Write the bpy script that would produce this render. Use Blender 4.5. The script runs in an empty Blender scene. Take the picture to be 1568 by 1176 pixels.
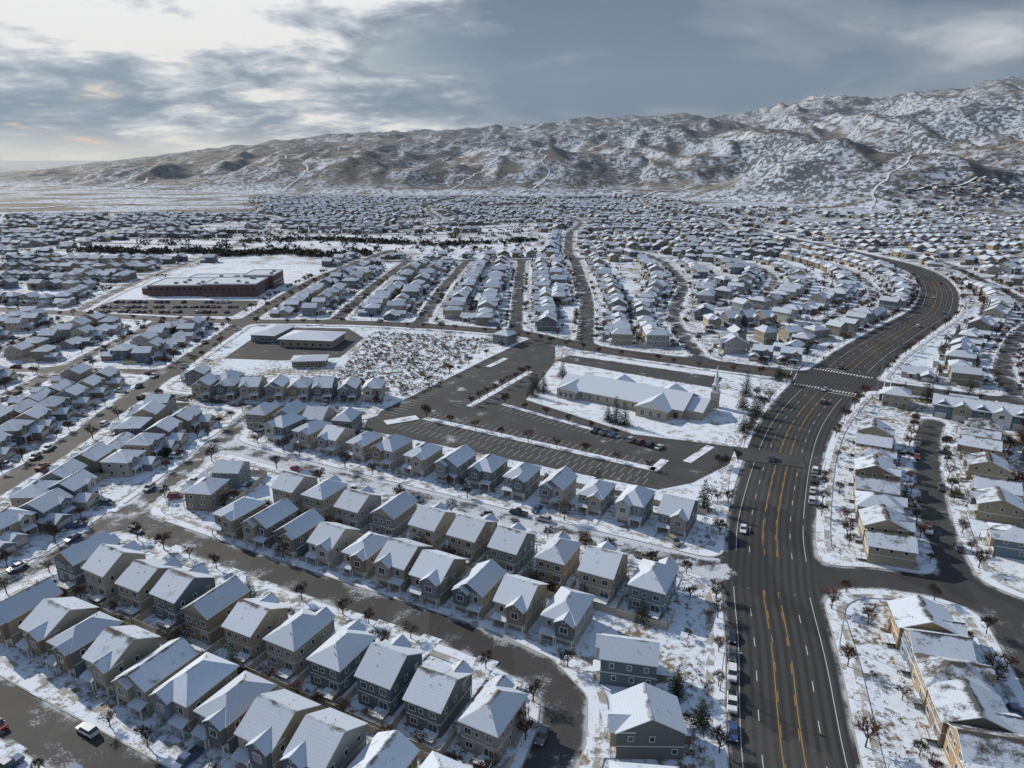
import bpy, math, random, time
import numpy as np
from mathutils import Vector
T0=time.time()
random.seed(7); np.random.seed(7)
R=random.random
def U(a,b): return a+(b-a)*random.random()
scene=bpy.context.scene
# ------------------------------------------------------------------ materials
MATS={}
class NT:
    def __init__(s,name):
        s.m=bpy.data.materials.new(name); s.m.use_nodes=True; s.t=s.m.node_tree
        s.t.nodes.clear(); MATS[name]=s.m
        s.out=s.n('ShaderNodeOutputMaterial'); s.b=s.n('ShaderNodeBsdfPrincipled')
        s.l(s.b.outputs[0],s.out.inputs[0]); s.b.inputs['Roughness'].default_value=.85
        s.b.inputs['Specular IOR Level'].default_value=.25
    def n(s,ty,**k):
        nd=s.t.nodes.new(ty)
        for a,b in k.items(): setattr(nd,a,b)
        return nd
    def l(s,a,b): s.t.links.new(a,b)
    def put(s,sock,v):
        if isinstance(v,(int,float)): sock.default_value=v
        elif isinstance(v,(tuple,list)): sock.default_value=tuple(v)+((1,) if len(v)==3 and sock.type=='RGBA' else ())
        else: s.l(v,sock)
    def coord(s,kind='Object'): return s.n('ShaderNodeTexCoord').outputs[kind]
    def pos(s): return s.n('ShaderNodeNewGeometry').outputs['Position']
    def mapv(s,v,scale=(1,1,1),rot=(0,0,0),loc=(0,0,0)):
        m=s.n('ShaderNodeMapping'); s.l(v,m.inputs[0]); m.inputs['Scale'].default_value=scale; m.inputs['Rotation'].default_value=rot; m.inputs['Location'].default_value=loc
        return m.outputs[0]
    def noise(s,v,scale,detail=4,rough=.55,dist=0):
        n=s.n('ShaderNodeTexNoise'); s.l(v,n.inputs['Vector']); n.inputs['Scale'].default_value=scale
        n.inputs['Detail'].default_value=detail; n.inputs['Roughness'].default_value=rough; n.inputs['Distortion'].default_value=dist
        return n.outputs[0]
    def ramp(s,f,stops,interp='LINEAR'):
        r=s.n('ShaderNodeValToRGB'); s.l(f,r.inputs[0]); cr=r.color_ramp; cr.interpolation=interp
        while len(cr.elements)<len(stops): cr.elements.new(.5)
        for e,(p,c) in zip(cr.elements,stops):
            e.position=p
            if isinstance(c,(int,float)): c=(c,c,c)
            e.color=tuple(c)+(1,)
        return r.outputs[0]
    def mix(s,f,a,b,bt='MIX'):
        m=s.n('ShaderNodeMix',data_type='RGBA',blend_type=bt); s.put(m.inputs[0],f); s.put(m.inputs[6],a); s.put(m.inputs[7],b); return m.outputs[2]
    def math(s,op,a,b=0.,clamp=False):
        m=s.n('ShaderNodeMath',operation=op,use_clamp=clamp); s.put(m.inputs[0],a); s.put(m.inputs[1],b); return m.outputs[0]
    def sstep(s,v,a,b):
        m=s.n('ShaderNodeMapRange',interpolation_type='SMOOTHSTEP'); s.put(m.inputs[0],v); m.inputs[1].default_value=a; m.inputs[2].default_value=b; return m.outputs[0]
    def attr(s,name):
        return s.n('ShaderNodeAttribute',attribute_name=name).outputs['Fac']
    def col(s,c): s.put(s.b.inputs['Base Color'],c)
SNOW=(.70,.77,.87)
def flat(name,c,rough=.8,var=.15,scale=1.5,metal=0,spec=.25):
    a=NT(name); f=a.noise(a.coord(),scale,2)
    a.col(a.mix(f,tuple(x*(1-var) for x in c),tuple(min(1,x*(1+var)) for x in c)))
    a.b.inputs['Roughness'].default_value=rough; a.b.inputs['Metallic'].default_value=metal; a.b.inputs['Specular IOR Level'].default_value=spec
    return a
# terrain
a=NT('terrain'); P=a.pos(); sep=a.n('ShaderNodeSeparateXYZ'); a.l(P,sep.inputs[0]); z=sep.outputs[2]
nb=a.noise(P,.006,3,.6); nm=a.noise(P,.05,4,.6); nf=a.noise(P,.6,3,.65)
g=a.mix(nf,(.12,.095,.065),(.28,.22,.14))
sm=a.math('ADD',a.math('MULTIPLY',nb,.8),a.math('ADD',a.math('MULTIPLY',nm,.9),a.math('MULTIPLY',nf,1.)))
snow=a.sstep(sm,1.13,1.36)
flatc=a.mix(snow,g,a.mix(nf,(.54,.61,.70),(.76,.82,.90)))
hn1=a.noise(P,.022,5,.72,.4); hn2=a.noise(P,.0032,4,.6); shr=a.noise(a.mapv(P,(1,.75,1)),.085,3,.7)
# open land beyond the town: streaks of snow over dry grass and scrub
op=a.noise(a.mapv(P,(.5,1,1)),.009,5,.65,.6)
openc=a.mix(a.sstep(op,.42,.52),a.mix(hn1,(.12,.105,.085),(.25,.205,.155)),(.55,.62,.72))
openc=a.mix(a.math('MULTIPLY',a.sstep(shr,.48,.56),.8),openc,(.075,.075,.075))
flatc=a.mix(a.sstep(sep.outputs[1],1000.,1350.),flatc,openc)
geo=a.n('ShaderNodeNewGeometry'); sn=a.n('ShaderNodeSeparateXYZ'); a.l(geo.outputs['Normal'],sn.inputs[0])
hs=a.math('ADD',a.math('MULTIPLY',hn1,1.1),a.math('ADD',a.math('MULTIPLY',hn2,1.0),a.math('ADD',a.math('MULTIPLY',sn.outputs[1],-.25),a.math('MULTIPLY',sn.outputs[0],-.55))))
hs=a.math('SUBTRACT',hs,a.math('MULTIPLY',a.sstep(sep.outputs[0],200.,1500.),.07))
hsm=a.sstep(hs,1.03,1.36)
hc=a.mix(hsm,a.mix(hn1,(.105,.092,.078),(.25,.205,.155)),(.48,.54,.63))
dens=a.math('ADD',shr,a.math('MULTIPLY',a.math('SUBTRACT',hn2,.5),.55)); dens=a.math('ADD',dens,a.math('MULTIPLY',a.math('SUBTRACT',hn1,.5),-.25))
hc=a.mix(a.math('MULTIPLY',a.sstep(dens,.46,.56),.90),hc,(.05,.052,.052))
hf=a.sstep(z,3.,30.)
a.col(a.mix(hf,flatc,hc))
# snowy lawn
a=NT('snow_lawn'); P=a.pos(); nm=a.noise(P,.22,4,.65); nf=a.noise(P,2.2,2,.6)
m=a.sstep(a.math('ADD',nm,a.math('MULTIPLY',nf,.5)),.55,.74)
a.col(a.mix(m,a.mix(nf,(.17,.135,.085),(.33,.255,.155)),a.mix(nf,(.62,.68,.77),(.80,.85,.92))))
a=NT('brush_ground'); P=a.pos(); nm=a.noise(P,.22,4,.7); nf=a.noise(P,1.5,2,.6)
m=a.sstep(nm,.42,.51)
a.col(a.mix(m,a.mix(nf,(.10,.08,.055),(.28,.21,.13)),SNOW))
# asphalt
a=NT('asphalt'); P=a.pos(); nm=a.noise(P,.12,4,.65); nf=a.noise(P,2.5,3,.6)
base=a.mix(nm,(.036,.036,.038),(.074,.072,.070)); base=a.mix(a.math('MULTIPLY',nf,.4),base,(.085,.08,.075))
lat=a.attr('lat'); 
w=a.n('ShaderNodeMath',operation='PINGPONG'); a.put(w.inputs[0],lat); w.inputs[1].default_value=.9
tr=a.sstep(w.outputs[0],.25,.75)
base=a.mix(a.math('MULTIPLY',tr,a.math('MULTIPLY',nm,1.1)),base,(.020,.020,.022))
patch=a.n('ShaderNodeTexVoronoi',feature='F1',distance='CHEBYCHEV'); patch.inputs['Scale'].default_value=.10; a.l(a.mapv(P,(1,.35,1),(0,0,.45)),patch.inputs['Vector'])
pc=a.n('ShaderNodeSeparateColor'); a.l(patch.outputs['Color'],pc.inputs[0])
base=a.mix(a.math('MULTIPLY',a.sstep(pc.outputs[0],.7,.72),.28),base,(.10,.096,.09))
base=a.mix(a.math('MULTIPLY',a.sstep(pc.outputs[1],.8,.82),.35),base,(.022,.022,.024))
crn=a.noise(P,.28,2,.5,1.2)
crk=a.sstep(a.math('ABSOLUTE',a.math('SUBTRACT',crn,.5)),.006,.0)
base=a.mix(a.math('MULTIPLY',crk,.55),base,(.016,.016,.018))
sa=a.attr('snow'); ed=a.attr('edge')
es=a.sstep(ed,-2.4,0.)
sv=a.math('ADD',a.math('ADD',nm,a.math('MULTIPLY',nf,.4)),a.math('MULTIPLY',sa,a.math('ADD',.34,a.math('MULTIPLY',es,.45))))
ms=a.math('MULTIPLY',a.sstep(sv,.82,1.0),a.sstep(sa,.0,.25))
es2=a.math('MULTIPLY',a.sstep(ed,-1.1,0.),a.sstep(nm,.42,.58)); ms=a.math('MAXIMUM',ms,a.math('MULTIPLY',es2,.8))
a.col(a.mix(ms,base,a.mix(nf,(.42,.44,.47),(.64,.69,.77)))); a.b.inputs['Roughness'].default_value=.75
a=NT('lot_asphalt'); P=a.pos(); nm=a.noise(P,.1,5,.6); nf=a.noise(P,2,3,.6)
base=a.mix(nm,(.035,.035,.038),(.105,.102,.097))
a.col(a.mix(a.sstep(a.math('ADD',nm,a.math('MULTIPLY',nf,.3)),.76,.90),base,(.50,.54,.60)))
def conc(name,lo,hi,c=(.36,.34,.31)):
    a=NT(name); P=a.pos(); nm=a.noise(P,.35,4,.65); nf=a.noise(P,3,2)
    a.col(a.mix(a.sstep(a.math('ADD',nm,a.math('MULTIPLY',nf,.3)),lo,hi),a.mix(nf,tuple(x*.85 for x in c),c),SNOW))
conc('kerb_concrete',.75,.95,(.42,.41,.38)); conc('sidewalk_concrete',.60,.76); conc('driveway_concrete',.54,.70,(.26,.25,.23))
flat('paint_white',(.66,.66,.64)); flat('paint_yellow',(.50,.29,.06))
# roofs
def roofmat(name,lo,hi,rnd,island=False):
    a=NT(name)
    oi=a.n('ShaderNodeObjectInfo'); 
    rv=a.n('ShaderNodeNewGeometry').outputs['Random Per Island'] if island else oi.outputs['Random']
    P=a.pos(); uv=a.coord('UV'); su=a.n('ShaderNodeSeparateXYZ'); a.l(uv,su.inputs[0])
    nm=a.noise(P,.35,4,.6); nf=a.noise(P,2.5,3,.65)
    geo=a.n('ShaderNodeNewGeometry'); sn=a.n('ShaderNodeSeparateXYZ'); a.l(geo.outputs['Normal'],sn.inputs[0])
    melt=a.math('MULTIPLY',a.sstep(su.outputs[1],.78,1.),.30)
    sunny=a.math('MULTIPLY',a.math('ADD',a.sstep(sn.outputs[1],.05,.4),a.sstep(sn.outputs[0],.0,-.4)),.08)
    v=a.math('ADD',nm,a.math('MULTIPLY',nf,.35)); v=a.math('SUBTRACT',v,melt); v=a.math('SUBTRACT',v,sunny); v=a.math('ADD',v,a.math('MULTIPLY',rv,rnd))
    m=a.sstep(v,lo,hi)
    wv=a.n('ShaderNodeMath',operation='PINGPONG'); a.put(wv.inputs[0],a.math('MULTIPLY',su.outputs[1],12.)); wv.inputs[1].default_value=.5
    rv2=a.math('FRACT',a.math('MULTIPLY',rv,5.7))
    sh=a.ramp(rv2,[(0,(.10,.09,.08)),(.4,(.19,.16,.12)),(.7,(.085,.085,.09)),(1,(.14,.12,.10))],'CONSTANT')
    sh=a.mix(a.math('MULTIPLY',wv.outputs[0],.5),sh,(.05,.05,.05))
    snowc=a.mix(nf,(.50,.565,.65),(.74,.80,.88))
    snowc=a.mix(a.math('MULTIPLY',wv.outputs[0],.34),snowc,(.26,.29,.34))
    snowc=a.mix(a.math('MULTIPLY',a.math('FRACT',a.math('MULTIPLY',rv,13.3)),.40),snowc,(.32,.36,.42))
    a.col(a.mix(m,sh,snowc)); return a
roofmat('roof_shingles_snow',.30,.60,.25); roofmat('far_roof_snow',.32,.64,.30,True); roofmat('roof_white_snow',.05,.2,.1); roofmat('roof_patchy_snow',.50,.74,.20)
def siding(name,pal,island=False,lap=True):
    a=NT(name); 
    rv=a.n('ShaderNodeNewGeometry').outputs['Random Per Island'] if island else a.n('ShaderNodeObjectInfo').outputs['Random']
    rv=a.math('FRACT',a.math('MULTIPLY',rv,7.31 if 'accent' in name else 3.77))
    c=a.ramp(rv,[(i/len(pal),p) for i,p in enumerate(pal)],'CONSTANT')
    nf=a.noise(a.coord(),.8,3,.6); c=a.mix(a.math('MULTIPLY',nf,.25),c,(.10,.10,.10))
    if lap:
        so=a.n('ShaderNodeSeparateXYZ'); a.l(a.coord(),so.inputs[0])
        w=a.n('ShaderNodeMath',operation='PINGPONG'); a.put(w.inputs[0],so.outputs[2]); w.inputs[1].default_value=.15
        c=a.mix(a.math('MULTIPLY',a.sstep(w.outputs[0],.03,.0),.35),c,(.05,.05,.05)); 
    a.col(c); return a
PAL=[(.36,.33,.28),(.22,.23,.24),(.41,.35,.265),(.13,.165,.20),(.50,.46,.39),(.26,.225,.175),(.17,.18,.18),(.38,.37,.35),(.40,.34,.25),(.20,.25,.29)]
siding('siding',PAL); siding('siding_accent',[(.38,.33,.26),(.13,.15,.17),(.26,.20,.14),(.50,.48,.44),(.21,.24,.28)])
siding('far_siding',[(.24,.21,.17),(.15,.155,.165),(.30,.245,.17),(.12,.14,.165),(.36,.32,.26),(.18,.15,.12),(.25,.24,.23),(.34,.27,.18)],True,False)
siding('warm_siding',[(.40,.28,.16),(.37,.30,.205),(.42,.36,.26),(.14,.21,.27),(.44,.41,.34),(.25,.205,.16)])
flat('stone_veneer',(.26,.23,.19),var=.45,scale=3); flat('brick',(.17,.10,.085),var=.3,scale=4); flat('tan_brick',(.42,.36,.28),var=.2,scale=3)
flat('trim_white',(.66,.66,.64),var=.05); flat('garage_door_paint',(.54,.52,.47),var=.06); flat('wood_door',(.13,.06,.04)); flat('deck_wood',(.26,.18,.11),var=.3)
flat('dark_metal',(.05,.05,.05),.5); flat('vent_metal',(.25,.25,.25),.5); flat('vinyl_fence_tan',(.46,.41,.33),var=.08)
g=flat('window_glass',(.035,.045,.06),.12,spec=.8)
flat('bark',(.09,.072,.06),var=.3,scale=5); flat('twigs_brown',(.095,.07,.055),var=.4,scale=2); flat('twigs_red',(.115,.06,.045),var=.35,scale=2)
flat('needles',(.03,.055,.03),var=.5,scale=1.5); flat('needles_dark',(.026,.04,.028),var=.4,scale=2); flat('sage',(.12,.11,.075),var=.5,scale=.5)
flat('tyre_rubber',(.02,.02,.02)); flat('chrome',(.5,.5,.5),.3,metal=1); flat('lamp_red',(.4,.02,.02),.3); flat('lamp_clear',(.8,.8,.75),.2)
flat('pole_steel',(.28,.28,.28),.5); flat('signal_yellow',(.5,.32,.03)); flat('sign_green',(.02,.18,.08))
CARC={'white':(.72,.72,.72),'silver':(.42,.43,.45),'black':(.02,.02,.022),'red':(.22,.02,.018),'blue':(.04,.08,.20),'grey':(.13,.135,.14),'tan':(.30,.26,.2)}
for k,c in CARC.items():
    a=flat('car_paint_'+k,c,.3,var=.04,spec=.6); a.b.inputs['Coat Weight'].default_value=.5
# ------------------------------------------------------------------ mesh builder
class MB:
    def __init__(s): s.v=[];s.f=[];s.m=[];s.uv=[];s.mats=[];s.mi={};s.T=None
    def setT(s,x=0,y=0,z=0,a=0,sc=1): s.T=(math.cos(a)*sc,math.sin(a)*sc,x,y,z,sc)
    def mat(s,n):
        if n not in s.mi: s.mi[n]=len(s.mats); s.mats.append(n)
        return s.mi[n]
    def poly(s,pts,mat,uv=None):
        b=len(s.v)
        if s.T:
            c,sn,tx,ty,tz,sc=s.T
            for p in pts: s.v.append((p[0]*c-p[1]*sn+tx,p[0]*sn+p[1]*c+ty,p[2]*sc+tz))
        else: s.v.extend(pts)
        s.f.append(tuple(range(b,b+len(pts)))); s.m.append(s.mat(mat)); s.uv.append(uv)
    def shared(s,pts,faces,mats):
        b=len(s.v)
        if s.T:
            c,sn,tx,ty,tz,sc=s.T
            for p in pts: s.v.append((p[0]*c-p[1]*sn+tx,p[0]*sn+p[1]*c+ty,p[2]*sc+tz))
        else: s.v.extend(pts)
        for i,f in enumerate(faces):
            s.f.append(tuple(b+k for k in f)); s.m.append(s.mat(mats if isinstance(mats,str) else mats[i])); s.uv.append(None)
    def box(s,x0,x1,y0,y1,z0,z1,mat,top=None,bottom=False):
        p=[(x0,y0,z0),(x1,y0,z0),(x1,y1,z0),(x0,y1,z0),(x0,y0,z1),(x1,y0,z1),(x1,y1,z1),(x0,y1,z1)]
        f=[(0,1,5,4),(1,2,6,5),(2,3,7,6),(3,0,4,7),(4,5,6,7)]; m=[mat]*4+[top or mat]
        if bottom: f.append((3,2,1,0)); m.append(mat)
        s.shared(p,f,m)
    def cyl(s,p0,p1,r0,r1,n,mat,cap=True):
        p0=Vector(p0);p1=Vector(p1);d=(p1-p0).normalized(); a=d.orthogonal().normalized(); b=d.cross(a)
        pts=[]
        for (p,r) in ((p0,r0),(p1,r1)):
            for i in range(n):
                t=2*math.pi*i/n; pts.append(tuple(p+a*math.cos(t)*r+b*math.sin(t)*r))
        f=[(i,(i+1)%n,n+(i+1)%n,n+i) for i in range(n)]
        if cap: f.append(tuple(range(n,2*n))); f.append(tuple(reversed(range(n))))
        s.shared(pts,f,mat)
    def mesh(s,name,smooth=False):
        me=bpy.data.meshes.new(name); me.from_pydata(s.v,[],s.f)
        for n in s.mats: me.materials.append(MATS[n])
        me.polygons.foreach_set('material_index',s.m)
        if any(u is not None for u in s.uv):
            ul=me.uv_layers.new(name='UVMap'); arr=[]
            for f,u in zip(s.f,s.uv):
                if u is None: arr.extend([0.,0.]*len(f))
                else:
                    for q in u: arr.extend(q)
            ul.data.foreach_set('uv',arr)
        if smooth: me.polygons.foreach_set('use_smooth',[True]*len(s.f))
        me.update(); return me
def obj(name,me,x=0,y=0,z=0,a=0,sc=1,parent=None):
    o=bpy.data.objects.new(name,me); scene.collection.objects.link(o)
    o.location=(x,y,z); o.rotation_euler=(0,0,a)
    o.scale=(sc,sc,sc) if isinstance(sc,(int,float)) else sc
    if parent: o.parent=parent
    return o
# ------------------------------------------------------------------ noise / terrain
def vnoise(x,y,seed=0):
    xi=np.floor(x).astype(np.int64); yi=np.floor(y).astype(np.int64); xf=x-xi; yf=y-yi
    def h(i,j):
        n=(i*374761393+j*668265263+seed*982451653)&0x7fffffff
        n=((n^(n>>13))*1274126177)&0x7fffffff
        return ((n^(n>>16))&0xffff)/65535.
    u=xf*xf*(3-2*xf); v=yf*yf*(3-2*yf)
    return (h(xi,yi)*(1-u)+h(xi+1,yi)*u)*(1-v)+(h(xi,yi+1)*(1-u)+h(xi+1,yi+1)*u)*v
def fbm(x,y,o=4,seed=0):
    r=0;a=.5;t=0
    for i in range(o): r=r+a*vnoise(x*2**i,y*2**i,seed+i); t+=a; a*=.5
    return r/t
def ridged(x,y,o=4,seed=0):
    r=0;a=.5;t=0
    for i in range(o): r=r+a*(1-np.abs(2*vnoise(x*2**i,y*2**i,seed+i)-1)); t+=a; a*=.5
    return r/t
RX=[-9000,-4300,-3142,-2740,-2340,-1940,-1338,-737,-336,64,465,865,1266,1667,2068,2468,3142,5000,9000]
RH=[0,0,8,30,75,125,195,225,235,250,290,300,305,385,425,445,520,600,520]
def height(X,Y):
    X=np.asarray(X,float);Y=np.asarray(Y,float)
    Rg=np.interp(X*4500/np.maximum(Y,2500)*.5+X*.5,RX,RH)
    Y0=np.interp(X,[-4000,-1500,-500,300,450,800,1200,2500],[3300,2400,2050,1980,1820,1300,1180,1050])
    u=np.clip((Y-Y0)/(4500-Y0),0,1.25); uu=np.clip(u,0,1)
    w=np.clip(u*7,0,1); w=w*w*(3-2*w)
    wx=X+180*(fbm(X/700,Y/700,3,5)-.5); wy=Y+180*(fbm(X/700,Y/700,3,9)-.5)
    amp=np.interp(X,[-4200,-3000,-1500,0,1500,3000],[0,15,70,115,150,160])
    h=Rg*uu**1.0
    h=h+w*((ridged(wx/520,wy/1000,2,11)-.55)*amp*1.25*(1-.55*uu)+(ridged(wx/190,wy/420,3,23)-.5)*amp*.8*(1-.4*uu)+(fbm(X/45,Y/60,3,31)-.5)*17*np.clip(amp/60,0,1))
    for (ax,ay,ah,bx,by,bh,wd) in [(1500,1950,170,900,1650,10,230),(2300,2500,360,1500,1950,170,330)]:
        t=np.clip(((X-ax)*(bx-ax)+(Y-ay)*(by-ay))/((bx-ax)**2+(by-ay)**2),0,1)
        dd=np.hypot(X-ax-t*(bx-ax),Y-ay-t*(by-ay)); sh=(ah+t*(bh-ah))*np.exp(-(dd/wd)**2)
        h=np.maximum(h,sh+(ridged(wx/150,wy/150,3,41)-.5)*.3*sh)
    h=np.where(Y>4500,h-(Y-4500)*.06,h)
    far=np.clip((Y-Y0+60)/120,0,1)
    return np.maximum(h,0)*far
def gridmesh(xs,ys,hf):
    XX,YY=np.meshgrid(xs,ys); Z=hf(XX,YY); nx,ny=len(xs),len(ys)
    v=np.stack([XX,YY,Z],-1).reshape(-1,3); i=np.arange((nx-1)*(ny-1)); c=i%(nx-1)+(i//(nx-1))*nx
    f=np.stack([c,c+1,c+nx+1,c+nx],1)
    me=bpy.data.meshes.new('terrain'); me.vertices.add(len(v)); me.vertices.foreach_set('co',v.ravel())
    me.loops.add(f.size); me.loops.foreach_set('vertex_index',f.ravel().astype(np.int32))
    me.polygons.add(len(f)); me.polygons.foreach_set('loop_start',np.arange(0,f.size,4,dtype=np.int32)); me.polygons.foreach_set('loop_total',np.full(len(f),4,dtype=np.int32))
    me.update(calc_edges=True); me.polygons.foreach_set('use_smooth',[True]*len(f)); me.materials.append(MATS['terrain']); return me
xs=np.concatenate([np.linspace(-16000,-3600,60)[:-1],np.arange(-3600,3601,11.),np.linspace(3600,16000,60)[1:]])
ys=np.concatenate([np.linspace(-1500,960,30)[:-1],np.arange(960,3200,10.),np.arange(3200,5400,16.),np.linspace(5400,20000,40)])
obj('ground',gridmesh(xs,ys,height))
# ------------------------------------------------------------------ streets
A0=math.radians(27); C0,S0=math.cos(A0),math.sin(A0)
def SN(s,n): return (C0*s+S0*n,-S0*s+C0*n)
def dense(pts,step=6):
    P=np.array([p[:2] for p in pts],float); W=np.array([p[2] for p in pts],float) if len(pts[0])>2 else None
    out=[];ow=[];n=len(P)
    for i in range(n-1):
        p0=P[max(i-1,0)];p1=P[i];p2=P[i+1];p3=P[min(i+2,n-1)]
        k=max(1,int(np.hypot(*(p2-p1))/step))
        for j in range(k):
            t=j/k
            out.append(.5*((2*p1)+(-p0+p2)*t+(2*p0-5*p1+4*p2-p3)*t*t+(-p0+3*p1-3*p2+p3)*t**3))
            if W is not None: ow.append(W[i]*(1-t)+W[i+1]*t)
    out.append(P[-1]); 
    if W is not None: ow.append(W[-1])
    return np.array(out),(np.array(ow) if W is not None else None)
ROADS={}
def road(name,pts,hw=4.3,snow=.3):
    p,w=dense(pts)
    if w is None: w=np.full(len(p),hw)
    ROADS[name]=(p,w,snow)
road('art',[(42,40,11),(44,70,11),(48.6,96,11),(57,125.7,11.3),(63,149.5,11.5),(68,164,11.5),(75,184,11.8),(95,228.5,12.5),(114,264,13.5),(139,301,15),(163,332,15),(190,366,14.5),(240,422,14),(280,466,13.5),(310,510,13),(335,553,13),(357,600,12.5),(372,645,12),(378,690,12),(375,745,11),(367,824,10),(352,926,9),(345,1057,9)],snow=0.)
road('cross',[(420,180,6.5),(330,225,6.5),(260,262,7),(215,284,7.5),(153,317,8.5),(103,343,8),(58,367,7),(30,388,6.5),(4,410,6.5),(-54,430,6.5),(-118,441,6),(-203,446,6),(-353,480,6),(-700,560,6),(-1100,640,6)],snow=.04)
road('B',[SN(-205,166),SN(-150,164),SN(-80,164),SN(-10,164)],4.4,.66)
road('D',[SN(-184,113),SN(-120,112),SN(-75,112),SN(-62,111.5),(5,120.5),(10,112),(9,103),(5,92),(-2,72),(-8,50)],4.4,.16)
road('G',[SN(-190,54),SN(-120,54),SN(-60,54),SN(-20,54)],4.6,.18)
road('H',[(-100,300),(-106,268),(-109,225),(-113,190),(-119,166),(-129,145),(-143,118),(-155,80),(-160,50)],4.4,.38)
road('Q',[(-166,300),(-135,290),(-105,281),(-62,273)],4,.5)
road('L',[(-172,50),(-165,120),(-163,206),(-162,232),(-166,311),(-170,438),(-168,597),(-150,717),(-135,800)],5.2,.08)
for i,x in enumerate((-220,-275,-330,-385,-440)):
    road('W%d'%i,[(x-5,120+0*i),(x,206),(x-2,311),(x-4,440+12*i)],4.3,.22)
road('Wc',[(-165,330),(-275,338),(-440,350)],4.3,.25)
road('N1',[(-113,440),(-112,560),(-105,718)],4.3,.2)
road('N2',[(-58,430),(-55,560),(-45,722)],4.3,.2)
road('N3',[(2,412),(5,550),(10,725)],4.3,.2)
road('N4',[(40,380),(50,467),(56,540),(63,717),(62,790),(80,1000)],5,.2)
road('NT',[(-152,712),(-45,722),(63,735),(148,738)],4.6,.2)
road('C1',[(98,345),(100,400),(108,467),(137,567),(148,650),(148,738),(130,790),(62,800)],4.3,.3)
road('C2',[(112,485),(150,492),(188,530),(218,590),(232,640),(230,700),(205,733),(148,742)],4.3,.5)
road('C3',[(101,410),(145,412),(185,430),(225,474),(262,514),(288,567),(308,640),(308,700),(290,760),(230,790),(130,792)],4.3,.5)
road('C5',[(140,590),(175,600),(182,650),(180,700),(150,712)],4.2,.6)
road('R1',[(216,284),(244,338),(294,402),(340,452),(376,522),(398,600),(425,700),(425,800)],4.3,.25)
road('R2',[(288,250),(315,314),(362,380),(410,436),(444,505),(468,560),(485,640)],4.3,.25)
road('R3',[(360,210),(395,290),(450,370),(505,445),(530,520),(560,600)],4.3,.25)
road('S1',[(166,262),(148,234),(132,203),(119,175),(110,149)],4.2,.08)
road('S2',[(222,246),(198,210),(176,175),(160,143),(140,124)],4.4,.2)
road('ES',[(66,152),(84,154),(97,152),(112,145),(137,128),(180,105),(260,70)],4.8,.06)
road('T',[(113,144),(109,130),(103,109),(96,82),(91,60)],3.6,.12)
k=0
for Y in range(520,1040,54):
    if Y>560: road('FW%d'%k,[(-1100,Y+90),(-900,Y+60+U(-8,8)),(-700,Y+48+U(-10,10)),(-500,Y+20+U(-10,10)),(-310,Y)],4.6,.4)
    k+=1
for x in (-315,-520,-760): road('FWv%d'%x,[(x+20,470-(x+315)*.12),(x,600),(x-10,800),(x-40,1100)],4.8,.4)
for i,Y in enumerate(range(1010,1900,54)):
    x0=-.62*Y-50 if Y<1350 else -.34*Y; x1=min(400,400-(Y-1050)*.05)
    road('FN%d'%i,[(x,Y+30*math.sin(x/170+i*.3)+.05*x+14*math.sin(x/61+i)) for x in np.linspace(x0,x1,22)],4.6,.4)
for x in (-700,-420,-150,80,300): road('FNv%d'%x,[(x,1000),(x+30,1200),(x-20,1500 if x>-400 else 1290)]+([(x+20,1880)] if x>-400 else []),5,.35)
for i,Y in enumerate(range(850,1000,50)): road('FE%d'%i,[(70,Y-10),(200,Y+15),(360,Y)],4.6,.4)
for i,Y in enumerate(range(560,1100,52)):
    road('FR%d'%i,[(400 if Y<800 else 375,Y),(520,Y+20+U(-8,8)),(700,Y+55),(900,Y+70),(1050,Y+60)],4.6,.4)
def field(xs,ys):
    nx,ny=len(xs),len(ys); D=np.full((ny,nx),200.); SNW=np.zeros((ny,nx)); LAT=np.full((ny,nx),0.)
    for nme,(P,W,sn) in ROADS.items():
        dr=np.full((ny,nx),200.) ; m=34
        ax0,ax1=P[:,0].min()-m,P[:,0].max()+m; ay0,ay1=P[:,1].min()-m,P[:,1].max()+m
        if ax0>xs[-1] or ax1<xs[0] or ay0>ys[-1] or ay1<ys[0]: continue
        for i in range(len(P)-1):
            a,b=P[i],P[i+1]
            i0=np.searchsorted(xs,min(a[0],b[0])-m);i1=np.searchsorted(xs,max(a[0],b[0])+m)
            j0=np.searchsorted(ys,min(a[1],b[1])-m);j1=np.searchsorted(ys,max(a[1],b[1])+m)
            if i0>=i1 or j0>=j1: continue
            gx=xs[None,i0:i1];gy=ys[j0:j1,None]; d=b-a; L2=d@d+1e-9
            t=np.clip(((gx-a[0])*d[0]+(gy-a[1])*d[1])/L2,0,1)
            ex=gx-a[0]-t*d[0]; ey=gy-a[1]-t*d[1]; dist=np.hypot(ex,ey)-(W[i]*(1-t)+W[i+1]*t)
            sub=dr[j0:j1,i0:i1]; mk=dist<sub; sub[mk]=dist[mk]
            if nme=='art':
                la=(ex*d[1]-ey*d[0])/math.sqrt(L2); LAT[j0:j1,i0:i1][mk]=la[mk]
        near=dr<D; SNW[near]=sn
        if nme=='art': LAT[~(dr<.5)]=0
        kk=7.; h=np.clip(kk-np.abs(D-dr),0,None)/kk
        D=np.minimum(D,dr)-np.where((D<40)&(dr<40),h*h*kk/4,0)
    return D,SNW,LAT
nxs=np.arange(-460,461,1.25); nys=np.arange(60,600.1,1.25)
fxs=np.arange(-1400,1401,4.); fys=np.arange(600,2101,4.)
ND,NS,NL=field(nxs,nys); FD,FS,FL=field(fxs,fys)
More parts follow.
